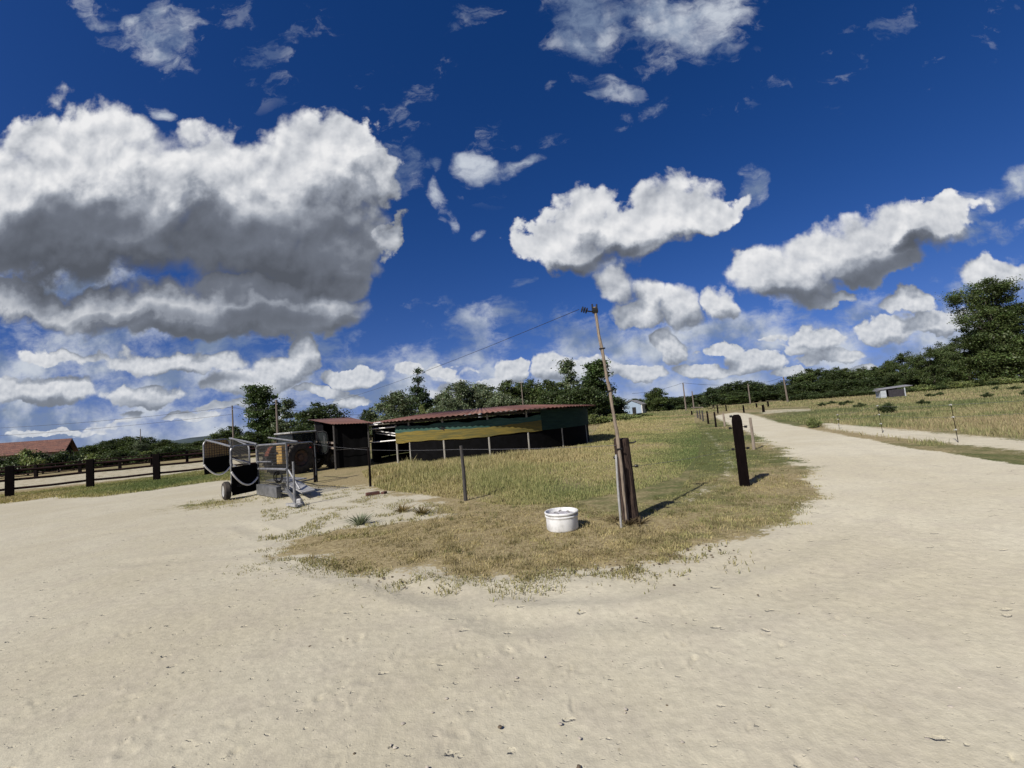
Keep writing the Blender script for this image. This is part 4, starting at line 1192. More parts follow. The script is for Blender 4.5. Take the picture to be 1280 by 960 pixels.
insulator(MB(), (.09, -.03, .80), (1, -.1, 0), .045).build('insulator', M_INSUL, t)
insulator(MB(), (-.09, -.03, .95), (-1, -.2, 0), .03).build('insulator', M_INSUL, t)

pt_top = H(745.5, 384, 6.72); 
t = thing('wire_pole', 'tall thin pale wooden pole leaning left against the brown corner post', 'pole', (1.50, 6.68, 0))
b0 = Vector((1.50, 6.70, 0)); tp = Vector(pt_top)
pts, rr = [], []
for i in range(16):
    u = i / 15
    p = b0.lerp(tp, u) - b0
    bend = Vector((.035 * math.sin(PI * u * 1.4), 0, 0))
    pts.append(p + bend + Vector((.006 * math.sin(i * 2.3), .006 * math.cos(i * 3.1), 0))); rr.append(.026 - .005 * u + (.004 if i % 3 == 0 else 0))
pts[0] = pts[0] - Vector((0, 0, .1))
MB().tube(pts, rr, 9).build('shaft', M_CANE, t, True)
top_l = pts[-1]
MB().tube([top_l + Vector((-.035, -.01, -.03)), top_l + Vector((-.035, -.01, .045))], .012, 6).tube([top_l + Vector((.03, 0, -.03)), top_l + Vector((.035, 0, .04))], .012, 6).tube([top_l + Vector((-.04, 0, -.055)), top_l + Vector((.04, 0, -.05))], .045, 8).build('clamp', M_INSUL, t)
b = MB().tube([top_l + Vector((-.03, 0, -.07)), top_l + Vector((-.10, -.01, -.06)), top_l + Vector((-.14, -.02, -.045))], .010, 6)
for k in range(3): b.lathe([(.012, -.012), (.045, -.006), (.045, .006), (.012, .012)], tuple(top_l + Vector((-.13 - .032 * k, -.02, -.05 + .012 * k))), 12, (-.9, -.1, .3))
b.build('insulator', M_INSUL, t)
for u in (.35, .62, .83):
    q_ = pts[int(u * 15)]
    MB().tube([q_ + Vector((-.045, -.02, 0)), q_ + Vector((.045, -.02, .004))], .012, 6).build('tie', M_INSUL, t)
wire_start = b0 + top_l + Vector((-.24, -.03, -.02))

o = MB().tube([(0, 0, -.12), (.02, .03, .55), (.045, .05, 1.02)], [.017, .017, .015], 8).build('stake', M_STAKE)
o.location = (1.36, 6.47, 0)
tag(o, 'thin pale grey stake propped in front of the brown corner post', 'stake')

t = thing('white_drum', 'low white plastic drum with a rim on the dry grass left of the corner post', 'drum', (.56, 6.70, 0))
R_ = .232
MB().lathe([(.001, .0), (R_ * .95, .0), (R_, .02), (R_ * 1.0, .165), (R_ * 1.01, .185), (R_ * 1.045, .193), (R_ * 1.045, .207), (R_ * 1.0, .214), (R_ * 1.0, .226), (R_ * 1.06, .234), (R_ * 1.068, .252), (R_ * 1.04, .260), (R_ * .99, .256), (R_ * .97, .21), (R_ * .96, .195)], n=48).build('body', M_DRUM, t, True)
MB().lathe([(R_ * 1.0, .2145), (R_ * 1.03, .217), (R_ * 1.03, .224), (R_ * 1.0, .2255)], n=48).build('ring', M_RING, t, True)
l_ = MB().lathe([(R_ * .965, .205), (R_ * .80, .216), (R_ * .5, .222), (.001, .226)], n=40).build('lid', M_LID, t, True)
for k in range(9):
    a, d_ = rng.uniform(0, 2 * PI), R_ * rng.uniform(.25, .86)
    MB().box((d_ * math.cos(a), d_ * math.sin(a), .224), (rng.uniform(.012, .05), rng.uniform(.01, .025), .010), rng.uniform(0, 3)).build('dead_leaf', M_DIRT, l_)
MB().box((-.08, -.05, .229), (.07, .045, .006), .4).build('paper_scrap', M_RIM, l_)

t = thing('gate_post', 'square black creosoted post with side insulators at the edge of the sand road', 'post', (4.30, 8.78, 0), math.radians(-26))
b = MB(); w_, d_ = .185, .16
vs = []
for z, k in ((-.2, 1.0), (.4, 1.0), (1.25, .98), (1.33, .80), (1.37, .45)):
    for x, y in ((-1, -1), (1, -1), (1, 1), (-1, 1)): vs.append((x * w_ / 2 * k + .004 * math.sin(z * 9 + x), y * d_ / 2 * k, z))
fs = [(i * 4 + k, i * 4 + (k + 1) % 4, i * 4 + 4 + (k + 1) % 4, i * 4 + 4 + k) for i in range(4) for k in range(4)] + [(16, 17, 18, 19)]
b.add(vs, fs).build('shaft', M_TAR, t)
for x, z, L in ((.09, 1.13, .025), (-.09, 1.12, .02), (.09, .72, .02), (-.09, .71, .015), (-.07, 1.345, .0)):
    insulator(MB(), (x, -.04, z), (1 if x > 0 else -1, -.2, 0), L).build('insulator', M_INSUL, t)

def thin_post(px, pyb, pyt, r, m, label, group, name='fence_post', cat='post', lean=(0, 0), square=False):
    x, y = G(px, pyb)
    lo, hi = 0, 6
    for _ in range(40):                          # height of the post from where its top shows
        k = (lo + hi) / 2
        v = np.array((x, y, k - CAM_H)); yy = 480 - F_PX * (v @ UPV) / (v @ FWD)
        lo, hi = (k, hi) if yy > pyt else (lo, k)
    h = lo
    b = MB()
    if square: b.box((0, 0, h / 2 - .1), (2 * r, 2 * r, h + .2), bev=r * .2)
    else: b.tube([(0, 0, -.2), (lean[0] * .5 + .01, lean[1] * .5, h * .5), (lean[0], lean[1], h)], [r * 1.1, r, r * .92], 9)
    o = b.build(name, m)
    o.location = (x, y, 0)
    return tag(o, label, cat, group), (x, y, h)
GW = 'wire fence posts in front of the meadow'
_, w1 = thin_post(393.5, 603, 553, .036, M_SLEEPER, 'thin dark fence post beside the open gate leaf of the trailer', GW)
_, w2 = thin_post(463, 608, 559, .034, M_SLEEPER, 'thin dark fence post in front of the black shed corner', GW)
_, w3 = thin_post(582, 626, 557, .038, M_SHEDPOST, 'thin dark brown fence post standing alone in front of the yellow netting', GW, lean=(-.01, 0))
_, w4 = thin_post(942.5, 562, 522, .045, M_GREYW, 'slim grey wooden post just behind the square black post', None)
def wire(pts, r, label, m=M_WIRE, sag=.0, name='fence_wire', cat='wire', n=12):
    b = MB(); P0 = Vector(pts[0])
    for a, c in zip(pts[:-1], pts[1:]):
        a, c = Vector(a), Vector(c)
        b.tube([a.lerp(c, i / n) - P0 - Vector((0, 0, sag * 4 * (i / n) * (1 - i / n))) for i in range(n + 1)], r, 5)
    o = b.build(name, m); o.location = P0
    return tag(o, label, cat)
wire([(w1[0], w1[1], 1.38), (w2[0], w2[1], 1.10), (w3[0], w3[1], 1.10), (1.47, 6.78, 1.13)], .0035, 'thin fence wire strung between the dark posts in front of the meadow', sag=.02)
wire([(1.70, 6.78, .80), (4.20, 8.76, .72), (w4[0], w4[1], .75), (*G(904, 533), .7)], .003, 'thin fence wire from the corner post to the square black post', sag=.03)
# posts along the left side of the road
RW = 'small posts in a row along the left of the road'
road_posts = [(906, 533, 516, .06, M_GREYW, 'grey brown post nearest the road in the row left of it'), (895, 534, 515, .06, M_SLEEPER, 'tall black post second nearest in the row left of the road'), (885.5, 530, 514, .07, M_SLEEPER, 'black post before the closest pair in the row left of the road'),
              (879, 526.5, 513.2, .07, M_SHEDPOST, None), (875.5, 524.5, 513, .07, M_SHEDPOST, None), (872.3, 522.5, 513, .08, M_SHEDPOST, None), (865, 519.2, 513.4, .12, M_TAR, 'stubby black post at the far end of the row left of the road')]
rp = []
for px, b_, t_, r, m, lab in road_posts:
    o, q_ = thin_post(px, b_, t_, r, m, lab or 'small dark post among the tight far trio in the row left of the road', RW)
    rp.append(q_)
wire([(x, y, h * .85) for x, y, h in rp], .008, 'fence wire along the row of posts left of the road', sag=.01)
o = MB().tube([(0, 0, 0), tuple(np.array((*G(880, 522.5), 1.15)) - np.array((*G(865, 519.2), 1.15)))], .06, 8).build('fence_rail', M_GREYW)
o.location = (*G(865, 519.2), 1.15); tag(o, 'pale horizontal pole laid across the far posts left of the road', 'rail')
FP = 'dark posts far along the road'
far_posts = [(897.5, 517.0, 506.5, 'dark post at the far bend left of the road, under the round tree'), (908, 514, 506, 'dark post at the far bend, right of the one under the round tree'), (930, 516, 506.5, 'dark post standing just right of the narrow end of the sand road'),
             (954.5, 515.2, 506, 'thick black post right of the far road end, nearer of the pair'), (960.5, 509.2, 502, 'thick black post right of the far road end, farther of the pair'), (946, 510, 504, 'thin dim post far behind the pair of thick black posts')]
for px, b_, t_, lab in far_posts:
    thin_post(px, b_, t_, .14 if 'thick' in lab else .10, M_TAR, lab, FP)
WP = 'white posts at the far side of the right field'
for px, b_, t_ in ((967.5, 499, 495.5), (971.5, 499, 495.5), (975.5, 498.5, 494.5), (987.5, 498.5, 494.5), (1020.5, 495.8, 492), (1059, 493, 489.5)):
    thin_post(px, b_ + 1.0, t_, .16, M_PORC, 'small white post at the far edge of the right field before the dark wood', WP)
o, _ = thin_post(924.5, 504.5, 495.5, .2, M_GREYW, 'grey marker post with a square head at the far end of the road', None, 'marker_post')
# electric fence stakes with white insulators right of the road
ES = 'electric fence stakes right of the road'
def estake(pb, pt_, label):
    x, y = G(*pb)
    top = np.array(H(pt_[0], pt_[1], y)) - np.array((x, y, 0))
    t = thing('fence_stake', label, 'stake', (x, y, 0), 0, ES)
    MB().tube([(0, 0, -.1), tuple(top)], .009, 6).build('rod', M_SLEEPER, t)
    for u in (.98, .66, .33):
        p = Vector(top) * u
        MB().lathe([(.010, -.022), (.024, -.014), (.024, .014), (.010, .022)], tuple(p), 10, (0, 0, 1)).tube([p, p + Vector((-.07, -.02, 0))], .012, 6).build('insulator', M_PORC, t)
    return Vector((x, y, 0)), Vector(top)
s1 = estake((1198, 553), (1188.5, 505), 'thin leaning fence stake with white insulators beside the sandy track on the right')
s2 = estake((1103.5, 541), (1097, 506.5), 'thin fence stake with white insulators in front of the dark bush')
s3 = estake((1049, 536), (1047, 518), 'shorter thin fence stake left of the dark bush by the road verge')
for u in (.98, .66):
    wire([tuple(s1[0] + s1[1] * u + Vector((6, -1.2, 0))), tuple(s1[0] + s1[1] * u), tuple(s2[0] + s2[1] * u), tuple(s3[0] + s3[1] * u)], .004, 'thin electric fence wire, %s strand of two right of the road' % ('upper' if u > .9 else 'lower'), sag=.05)

o = MB().box((0, 0, .04), (.34, .14, .09), .5, bev=.012).box((.28, .06, .03), (.14, .1, .07), 1.2, bev=.012).build('broken_brick', M_BRICK)
o.location = (*G(466, 619), 0); tag(o, 'dark red broken brick lying on the sand at the foot of a thin fence post', 'brick')

# ------------------------------------------------------------------ utility poles and cables
def upole(px, pyt, Y, label, name='utility_pole', r=.12, lean=0.0, cross=True):
    hor = 524.2 - (px - 640) * .0857
    d = ray(px, hor + 2); X = d[0] / d[1] * Y
    lo, hi = 0, 40
    for _ in range(40):
        k = (lo + hi) / 2
        v = np.array((X, Y, k - CAM_H)); yy = 480 - F_PX * (v @ UPV) / (v @ FWD)
        lo, hi = (k, hi) if yy > pyt else (lo, k)
    t = thing(name, label, 'utility pole', (X, Y, 0))
    MB().tube([(0, 0, -.3), (lean * .5, 0, lo * .5), (lean, 0, lo)], [r, r * .88, r * .72], 9).build('shaft', M_UPOLE, t)
    if cross:
        b = MB()
        for k in (-1, 1): b.tube([(lean + k * r * .8, -r, lo - .35 - .2 * k), (lean + k * r * 1.6, -r, lo - .35 - .2 * k)], r * .28, 6)
        b.build('insulator', M_PORC, t)
    return Vector((X + lean, Y, lo))
u1 = upole(292, 507, 62, 'dark slim utility pole left of the tall poplar')
u2 = upole(347.5, 500, 56, 'pale utility pole in front of the tall poplar', r=.15)
u0 = Vector((-88, 75, 7.6)); u3 = Vector(H(470, 518, 70))
for dz, lab in ((-.2, 'upper'), ):
    wire([tuple(u0), tuple(u1 + Vector((0, 0, dz))), tuple(u2 + Vector((0, 0, dz - .8))), tuple(u3)], .022, 'dark overhead cable running from the left edge to the pale utility pole', M_CABLE, .35, 'overhead_cable', 'cable', 16)
wire([tuple(u0 + Vector((0, 0, -1.3))), tuple(u1 + Vector((0, 0, -1.2)))], .02, 'lower dark overhead cable left of the slim utility pole', M_CABLE, .3, 'overhead_cable', 'cable', 16)
wire([tuple(wire_start), tuple(u2 + Vector((0, 0, .05)))], .0045, 'long thin cable from the leaning pole back to the pale utility pole', M_CABLE, 1.1, 'overhead_cable', 'cable', 40)
u4 = upole(857, 478.5, 120, 'pale utility pole right of the white house', r=.2)
u5 = upole(867, 489, 130, 'shorter pale utility pole left of the round tree', r=.2, cross=False)
u6 = upole(937.5, 480, 140, 'pale utility pole in front of the far wood beyond the road end', r=.22)
u7 = upole(984, 471, 120, 'pale utility pole at the left end of the right hand wood', r=.24, lean=-.3)
u8 = upole(1074.5, 466, 150, 'dark utility pole against the wood left of the grey field shelter', r=.2, cross=False)
u9 = upole(1163.5, 452, 110, 'pale leaning utility pole against the dark trees right of the grey field shelter', r=.17, lean=-.6, cross=False)
wire([tuple(Vector(H(790, 492, 120))), tuple(u4), tuple(u6), tuple(u7)], .035, 'far overhead cable passing above the white house', M_CABLE, .5, 'overhead_cable', 'cable', 14)
ul = upole(655.5, 478, 45, 'thin pale lamp pole rising behind the red walker roof', 'lamp_pole', r=.06, cross=False)
o = MB().box((0, 0, 0), (.5, .18, .1), bev=.03).build('lamp_head', M_STAKE, [q for q in bpy.data.objects if q.name.startswith('lamp_pole')][0]); o.location = (.0, 0, ul.z)
an = upole(176, 536, 90, 'thin aerial mast above the hedge trees on the left', 'aerial_mast', r=.08, cross=False)

# ------------------------------------------------------------------ houses and shelter
def gable_house(name, label, X, Y, rz, L, Wd, he, hr, mw, mg, mr_, over=.4):
    t = thing(name, label, 'house', (X, Y, 0), rz)
    b = MB()
    b.box((0, Wd / 2, he / 2), (L, .25, he)); b.box((0, -Wd / 2, he / 2), (L, .25, he)); 
    b.build('wall', mw, t)
    for s_ in (-1, 1):
        MB().side([(-Wd / 2 + .13, 0), (Wd / 2 - .13, 0), (Wd / 2 - .13, he), (0, hr - .12), (-Wd / 2 + .13, he)], (s_ * (L / 2 - .13), 0, 0), (0, 1, 0), (0, 0, 1), (1, 0, 0), .25).build('gable', mg, t)
    sl = math.hypot(Wd / 2 + over, (hr - he) * (1 + over / (Wd / 2)))
    for s_ in (-1, 1):
        e = Vector((0, s_ * (Wd / 2 + over), he - (hr - he) * over / (Wd / 2))); r_ = Vector((0, 0, hr))
        n_ = Vector((0, s_ * (hr - he), Wd / 2)).normalized() * .14
        m = MB(); V = [e + Vector((-L / 2 - over, 0, 0)), e + Vector((L / 2 + over, 0, 0)), r_ + Vector((L / 2 + over, 0, 0)), r_ + Vector((-L / 2 - over, 0, 0))]
        m.add(V + [v + n_ for v in V], [(0, 1, 2, 3), (7, 6, 5, 4), (0, 4, 5, 1), (1, 5, 6, 2), (2, 6, 7, 3), (3, 7, 4, 0)]).build('roof', mr_, t)
    return t
# white house with a pale blue gable side
hp = H(795, 512, 150)
t = gable_house('white_house', 'small white house with a grey roof and pale blue gable beyond the meadow', hp[0] - .4, 150, math.radians(242), 7.0, 6.2, 3.0, 4.5, M_FARWALL, M_BLUEWALL, M_FARROOF, .35)
MB().box((-1.2, 3.24, 1.9), (1.1, .06, 1.2)).build('window', M_DARKOPEN, t)
MB().box((3.51, .6, 1.1), (.06, 1.2, 2.2)).build('door', M_DARKOPEN, t)
# barn with a red tiled roof far left
hl = H(84, 548, 62)
t = gable_house('tiled_barn', 'long barn with an old red tiled roof behind the hedge on the far left', hl[0] - 13 * math.cos(math.radians(36)), 62 - 13 * math.sin(math.radians(36)), math.radians(36), 26, 8, 2.6, hl[2] - .15, mat('grey barn render', (.30, .27, .23), (.2, .18, .16), .9), M_TAR, M_TILE, .5)
# field shelter
xs, ys = G(1110, 492)
k = .62
xs, ys = xs * k, ys * k
t = thing('field_shelter', 'long low grey field shelter with a pale end wall before the right hand wood', 'shelter', (xs, ys, 0), math.radians(-14))
t.scale = (.60, .60, .78)
MB().side([(0, -.1), (4.9, -.1), (4.9, 2.15), (0, 1.75)], (-2.0, 1.5, 0), (1, 0, 0), (0, 0, 1), (0, 1, 0), .1).build('back_wall', M_BOARDB, t)
MB().box((1.55, -.9, .75), (3.7, .1, 1.6)).build('front_wall', M_BOARDB, t)
MB().box((-2.05, .3, .85), (.1, 2.5, 1.7)).box((-1.45, -.95, .80), (1.2, .1, 1.6)).build('end_wall', M_SHEETW, t)
MB().box((3.35, -.95, .95), (.22, .22, 1.9)).build('post', M_SHEETW, t)
MB().add(*slab(Vector((-2.3, -1.3, 1.66)), Vector((5.1, -1.3, 2.02)), Vector((0, 0, .06)), Vector((0, 3.2, .25)))).build('roof', M_FARROOF, t)
MB().add(*slab(Vector((-2.9, -1.1, 1.45)), Vector((-2.0, -1.1, 1.58)), Vector((0, 0, .05)), Vector((0, 2.6, .1)))).build('side_roof', M_FARROOF, t)

# ------------------------------------------------------------------ trees
M_LEAF = leaf_mat('tree leaves', 0.3, 0.22, 0.5)
M_BARK = mat('bark', (.10, .085, .068), (.05, .042, .034), 0.95, 0, 3, 0.6, 12, stretch=(3, 3, .6))

def leaves(C, size, cl_tint, base, jit=.22, upb=.55):
    """C: leaf centres; one small folded quad each"""
    n = len(C)
    nr = rng.normal(0, 1, (n, 3)); nr[:, 2] = np.abs(nr[:, 2]) * (1 + upb); nr /= np.linalg.norm(nr, axis=1)[:, None]
    t = np.cross(nr, rng.normal(0, 1, (n, 3))); t /= np.linalg.norm(t, axis=1)[:, None]
    b = np.cross(nr, t)
    s = size * rng.uniform(.55, 1.25, (n, 1))
    V = np.stack([C - t * s * .5, C + b * s * .32 - nr * s * .1, C + t * s * .5, C - b * s * .32 - nr * s * .1], 1).reshape(-1, 3)
    F = np.arange(n * 4).reshape(n, 4)
    col = np.array(base)[None, :] * (cl_tint[:, None] * rng.uniform(1 - jit, 1 + jit, (n, 1)))
    col = col * (1 + rng.normal(0, .07, (n, 3)))
    return V, F, np.repeat(np.clip(col, .004, .5), 4, 0)

KINDS = {}
def tree_kind(key, name, lobes, n_leaf, size, base, trunk_h, trunk_r, clumps=60, sig=.5, fork=True, hollow=.35, limbs=True):
    """lobes: (x, y, z, rx, ry, rz); leaves sit in clumps that fill each lobe's outer part"""
    C, TT = [], []
    vol = np.array([l[3] * l[4] * l[5] for l in lobes]) ** .7; vol /= vol.sum()
    for l, w in zip(lobes, vol):
        k = max(5, int(clumps * w)); m = max(30, int(2.1 * n_leaf * w / k))
        for _ in range(k):
            d = rng.normal(0, 1, 3); d /= np.linalg.norm(d)
            c = np.array(l[:3]) + d * np.array(l[3:]) * rng.uniform(hollow, 1.0) ** .6
            s = sig * rng.uniform(.6, 1.35)
            q = c + rng.normal(0, 1, (m, 3)) * s * np.array((1, 1, .62))
            C.append(q)
            TT.append(np.full(m, rng.uniform(.62, 1.38)))
    C, TT = np.concatenate(C), np.concatenate(TT)
    C = C[C[:, 2] > .15] if True else C
    TT = TT[:len(C)]
    V, F, col = leaves(C, size * 1.12, TT, base)
    root = thing(name, 'x', 'tree')
    np_mesh('crown', V, F, M_LEAF, cols=col, parent=root)
    b = MB()
    top = max(l[2] for l in lobes)
    pts = [(0, 0, -.3)] + [(.12 * math.sin(i * 1.7) * i / 4, .12 * math.cos(i * 2.1) * i / 4, trunk_h * i / 4) for i in range(1, 5)]
    b.tube(pts, [trunk_r * (1.35 - .16 * i) for i in range(5)], 9)
    e = Vector(pts[-1])
    if limbs:
        for l in lobes:
            st = e * rng.uniform(.55, 1.0)
            tip = Vector(l[:3]) + Vector((0, 0, l[5] * .35))
            mid = st.lerp(tip, .5) + Vector((rng.uniform(-.3, .3), rng.uniform(-.3, .3), .25))
            b.tube([st, mid, tip], [trunk_r * .55, trunk_r * .32, trunk_r * .08], 6)
            for _ in range(3):
                d = Vector(rng.normal(0, 1, 3)); d.normalize()
                tp2 = Vector(l[:3]) + Vector((d.x * l[3], d.y * l[4], d.z * l[5])) * .8
                b.tube([mid.lerp(tip, .4), tp2], [trunk_r * .18, trunk_r * .05], 5)
    b.build('trunk', M_BARK, root, True)
    KINDS[key] = [root, V[:, 2].max(), np.percentile(np.hypot(V[:, 0], V[:, 1]), 97), False]
    return root

DARK_G, MID_G, GREY_G, POP_G = (.046, .066, .022), (.068, .094, .030), (.115, .145, .078), (.056, .088, .028)
tree_kind('poplar', 'poplar_tree', [(0, 0, 9.5, 1.1, 1.1, 2.0), (-1.2, .3, 7.6, 1.3, 1.3, 2.2), (1.2, -.2, 8.0, 1.3, 1.3, 2.4), (.2, 0, 5.2, 1.9, 1.9, 2.2), (-.8, 0, 3.2, 1.7, 1.7, 1.6), (1.0, .2, 3.4, 1.8, 1.8, 1.8), (-1.4, 0, 10.3, .8, .8, 1.6)], 8500, .32, POP_G, 4.5, .26, 110, .46)
tree_kind('poplar2', 'poplar_tree', [(0, 0, 8.2, 1.2, 1.2, 2.2), (.9, .2, 6.0, 1.6, 1.6, 2.2), (-.9, .2, 5.2, 1.6, 1.6, 2.2), (.2, 0, 3.0, 2.0, 2.0, 1.8)], 3600, .34, GREY_G, 4.0, .24, 46, .42)
tree_kind('cone', 'conical_tree', [(0, 0, 12.2, .8, .8, 1.6), (0, 0, 10.2, 1.7, 1.7, 1.6), (-.6, .2, 8.2, 2.3, 2.3, 1.8), (.9, 0, 7.2, 2.5, 2.4, 1.8), (-.8, 0, 5.0, 3.0, 3.0, 2.0), (1.5, .3, 4.2, 3.0, 3.0, 1.9), (2.9, 0, 6.0, 1.7, 1.7, 1.6), (0, 0, 2.4, 3.4, 3.4, 1.6)], 6200, .36, (.044, .068, .027), 5, .3, 90, .48)
tree_kind('willow', 'willow_tree', [(0, 0, 7.2, 2.2, 2.0, 1.8), (-2.2, .3, 5.6, 2.0, 2.0, 1.8), (2.3, .2, 5.9, 1.9, 1.9, 1.8), (0, -.4, 4.0, 2.8, 2.5, 1.8), (-2.3, 0, 2.8, 2.2, 2.2, 1.6), (2.4, 0, 2.8, 2.2, 2.2, 1.7), (.8, .2, 8.3, 1.1, 1.1, 1.2)], 8000, .32, GREY_G, 3.2, .3, 120, .52)
tree_kind('oak', 'leafy_tree', [(0, 0, 6.6, 2.3, 2.3, 1.9), (-2.0, .3, 5.2, 2.2, 2.2, 1.8), (2.1, -.2, 5.4, 2.2, 2.2, 1.7), (.2, 0, 4.0, 3.1, 3.0, 1.8), (-1.2, 0, 2.4, 2.4, 2.4, 1.4), (1.6, 0, 2.3, 2.4, 2.4, 1.4)], 7000, .34, DARK_G, 2.6, .3, 110, .52)
tree_kind('oak2', 'leafy_tree', [(-.6, 0, 6.9, 1.9, 1.9, 1.7), (1.5, .3, 6.0, 2.1, 2.0, 1.7), (-2.3, -.2, 4.8, 1.9, 2.0, 1.9), (2.8, 0, 4.2, 1.7, 1.7, 1.7), (0, 0, 3.6, 3.0, 3.0, 1.9), (0, 0, 1.8, 2.8, 2.8, 1.3)], 7000, .34, MID_G, 2.6, .3, 110, .52)
tree_kind('round', 'round_tree', [(0, 0, 3.7, 2.2, 2.2, 1.9), (-.8, .2, 2.5, 1.9, 1.9, 1.5), (.9, 0, 2.4, 1.9, 1.9, 1.5), (.1, 0, 4.9, 1.3, 1.3, 1.0)], 3800, .28, (.040, .060, .022), 1.6, .22, 50, .38)
tree_kind('bush', 'shrub', [(0, 0, 1.1, 1.3, 1.0, .8), (-1.1, .1, .8, 1.0, .9, .7), (1.2, 0, .85, 1.1, .9, .7), (.3, 0, 1.7, .7, .7, .5)], 2600, .17, (.050, .072, .024), .8, .07, 46, .26, limbs=False)
tree_kind('bushlight', 'shrub', [(0, 0, 1.0, 1.4, 1.0, .75), (-1.3, .1, .7, 1.0, .9, .6), (1.2, 0, .75, 1.1, .9, .6)], 2400, .18, (.150, .180, .062), .7, .07, 42, .26, limbs=False)
tree_kind('locust', 'locust_tree', [(0, 0, 15.0, 3.2, 3.0, 1.5), (-3.6, .4, 13.6, 2.4, 2.2, 1.1), (3.6, 0, 14.0, 2.8, 2.6, 1.3), (-2.6, 0, 11.4, 2.4, 2.2, .9), (-5.0, 0, 10.0, 1.7, 1.6, .7), (2.6, .3, 11.4, 2.8, 2.6, 1.1), (5.4, 0, 10.6, 2.4, 2.4, 1.1), (0, 0, 9.2, 2.6, 2.6, .9), (-3.2, 0, 7.6, 2.2, 2.2, .9), (3.8, 0, 7.8, 2.8, 2.8, 1.2), (.3, 0, 5.6, 3.6, 3.4, 1.4), (-1.8, .2, 3.2, 3.2, 3.0, 1.3), (2.8, .2, 3.4, 3.6, 3.2, 1.5), (1.2, 0, 13.0, 2.0, 2.0, .9)], 26000, .22, (.062, .088, .028), 9.0, .36, 210, .50, hollow=.15)
tree_kind('locust2', 'locust_tree', [(0, 0, 8.6, 2.4, 2.2, 1.2), (-2.7, .2, 7.2, 2.2, 2.0, 1.0), (2.6, 0, 7.4, 2.2, 2.0, 1.1), (.4, 0, 5.8, 3.2, 3.0, 1.2), (-2.6, 0, 4.3, 2.5, 2.4, 1.2), (2.8, 0, 4.2, 2.6, 2.5, 1.3), (0, 0, 2.4, 3.4, 3.2, 1.4)], 12000, .25, (.060, .084, .027), 4.2, .26, 110, .50, hollow=.2)
for k in KINDS.values():                        # trees of one kind share one trunk, bark and crown shape
    pass

def tree(key, px, pyt, Y, wpx, label, group=None, rz=None, base_z=0.0):
    """a tree whose crown top shows at (px, pyt), standing Y metres ahead, wpx wide on the 1280 px photo"""
    root, h0, r0, used = KINDS[key]
    hor = 524.2 - (px - 640) * .0857
    d = ray(px, hor); X = d[0] / d[1] * Y
    z = H(px, pyt, Y)[2]
    sz = max(z - base_z, .5) / h0
    dist = math.hypot(X, Y)
    sx = (wpx / 1280 * 2 * math.tan(math.atan(640 / F_PX)) * Y) / (2 * r0)
    rz = rng.uniform(0, 2 * PI) if rz is None else rz
    X -= 0.0 * z
    if not used:
        KINDS[key][3] = True
        root.location, root.rotation_euler, root.scale = (X, Y, base_z), (0, 0, rz), (sx, sx, sz)
        root['label'] = label
        if group: root['group'] = group
        o = root
    else:
        o = dup(root, (X, Y, base_z), rz, (sx, sx, sz), label, group)
        if not group and 'group' in o.keys(): del o['group']
    return o

# left: poplars and the trees behind the tractor and the walker
tree('poplar', 330, 477, 84, 41, 'tallest dark poplar behind the horse trailer', rz=.2)
tree('poplar2', 361, 496, 80, 34, 'paler grey green poplar just right of the tallest dark one', rz=1.0)
tree('oak2', 287, 532, 74, 42, 'small rounded tree between the slim utility pole and the hedge')
tree('oak2', 310, 541, 66, 60, 'low dark tree at the foot of the tallest poplar')
tree('oak', 402, 500, 78, 62, 'dark spreading tree above the black shed roof')
tree('oak', 380, 528, 70, 44, 'low dark tree behind the tractor cab')
tree('oak', 463, 507, 82, 26, 'small dark tree standing alone above the left end of the red walker roof')
tree('willow', 494, 487, 62, 59, 'pale green bushy tree left of the conical dark tree')
tree('cone', 526, 458, 70, 54, 'tall dark conical tree behind the walker roof', rz=.5)
tree('willow', 573, 474, 70, 57, 'grey green willow right of the conical dark tree', rz=0.4)
tree('willow', 605, 476, 72, 65, 'wide grey green willow in the middle of the walker roof')
tree('willow', 560, 497, 62, 52, 'low pale willow close above the walker roof')
tree('willow', 634, 490, 60, 57, 'low pale willow right of the middle of the walker roof')
tree('oak2', 641, 474, 75, 52, 'dark tree left of the thin lamp pole')
tree('oak', 664, 471, 78, 52, 'dark tree just right of the thin lamp pole')
tree('oak2', 684, 474, 76, 52, 'dark tree second right of the thin lamp pole')
tree('oak', 700, 480, 70, 57, 'low dark tree below the feathery tall tree')
tree('poplar2', 716, 446, 76, 44, 'tall feathery tree near the right end of the walker roof', rz=2.2)
tree('poplar', 748, 448, 74, 52, 'tall dark tree right behind the leaning pole', rz=1.7)
tree('oak', 730, 478, 66, 62, 'low dark tree at the right end of the walker roof')
tree('oak', 765, 492, 84, 44, 'low dark tree between the leaning pole and the white house')
for i, (px, py, Y, w) in enumerate(((660, 488, 84, 70), (700, 488, 84, 70), (740, 490, 84, 60), (625, 492, 84, 60), (590, 497, 84, 60), (550, 500, 84, 60))):
    tree('bush', px, py, Y, w, 'dark undergrowth shrub beneath the trees behind the walker', 'undergrowth behind the walker')
tree('bushlight', 527, 503, 50, 22, 'small pale green shrub peeping over the walker roof below the conical tree')
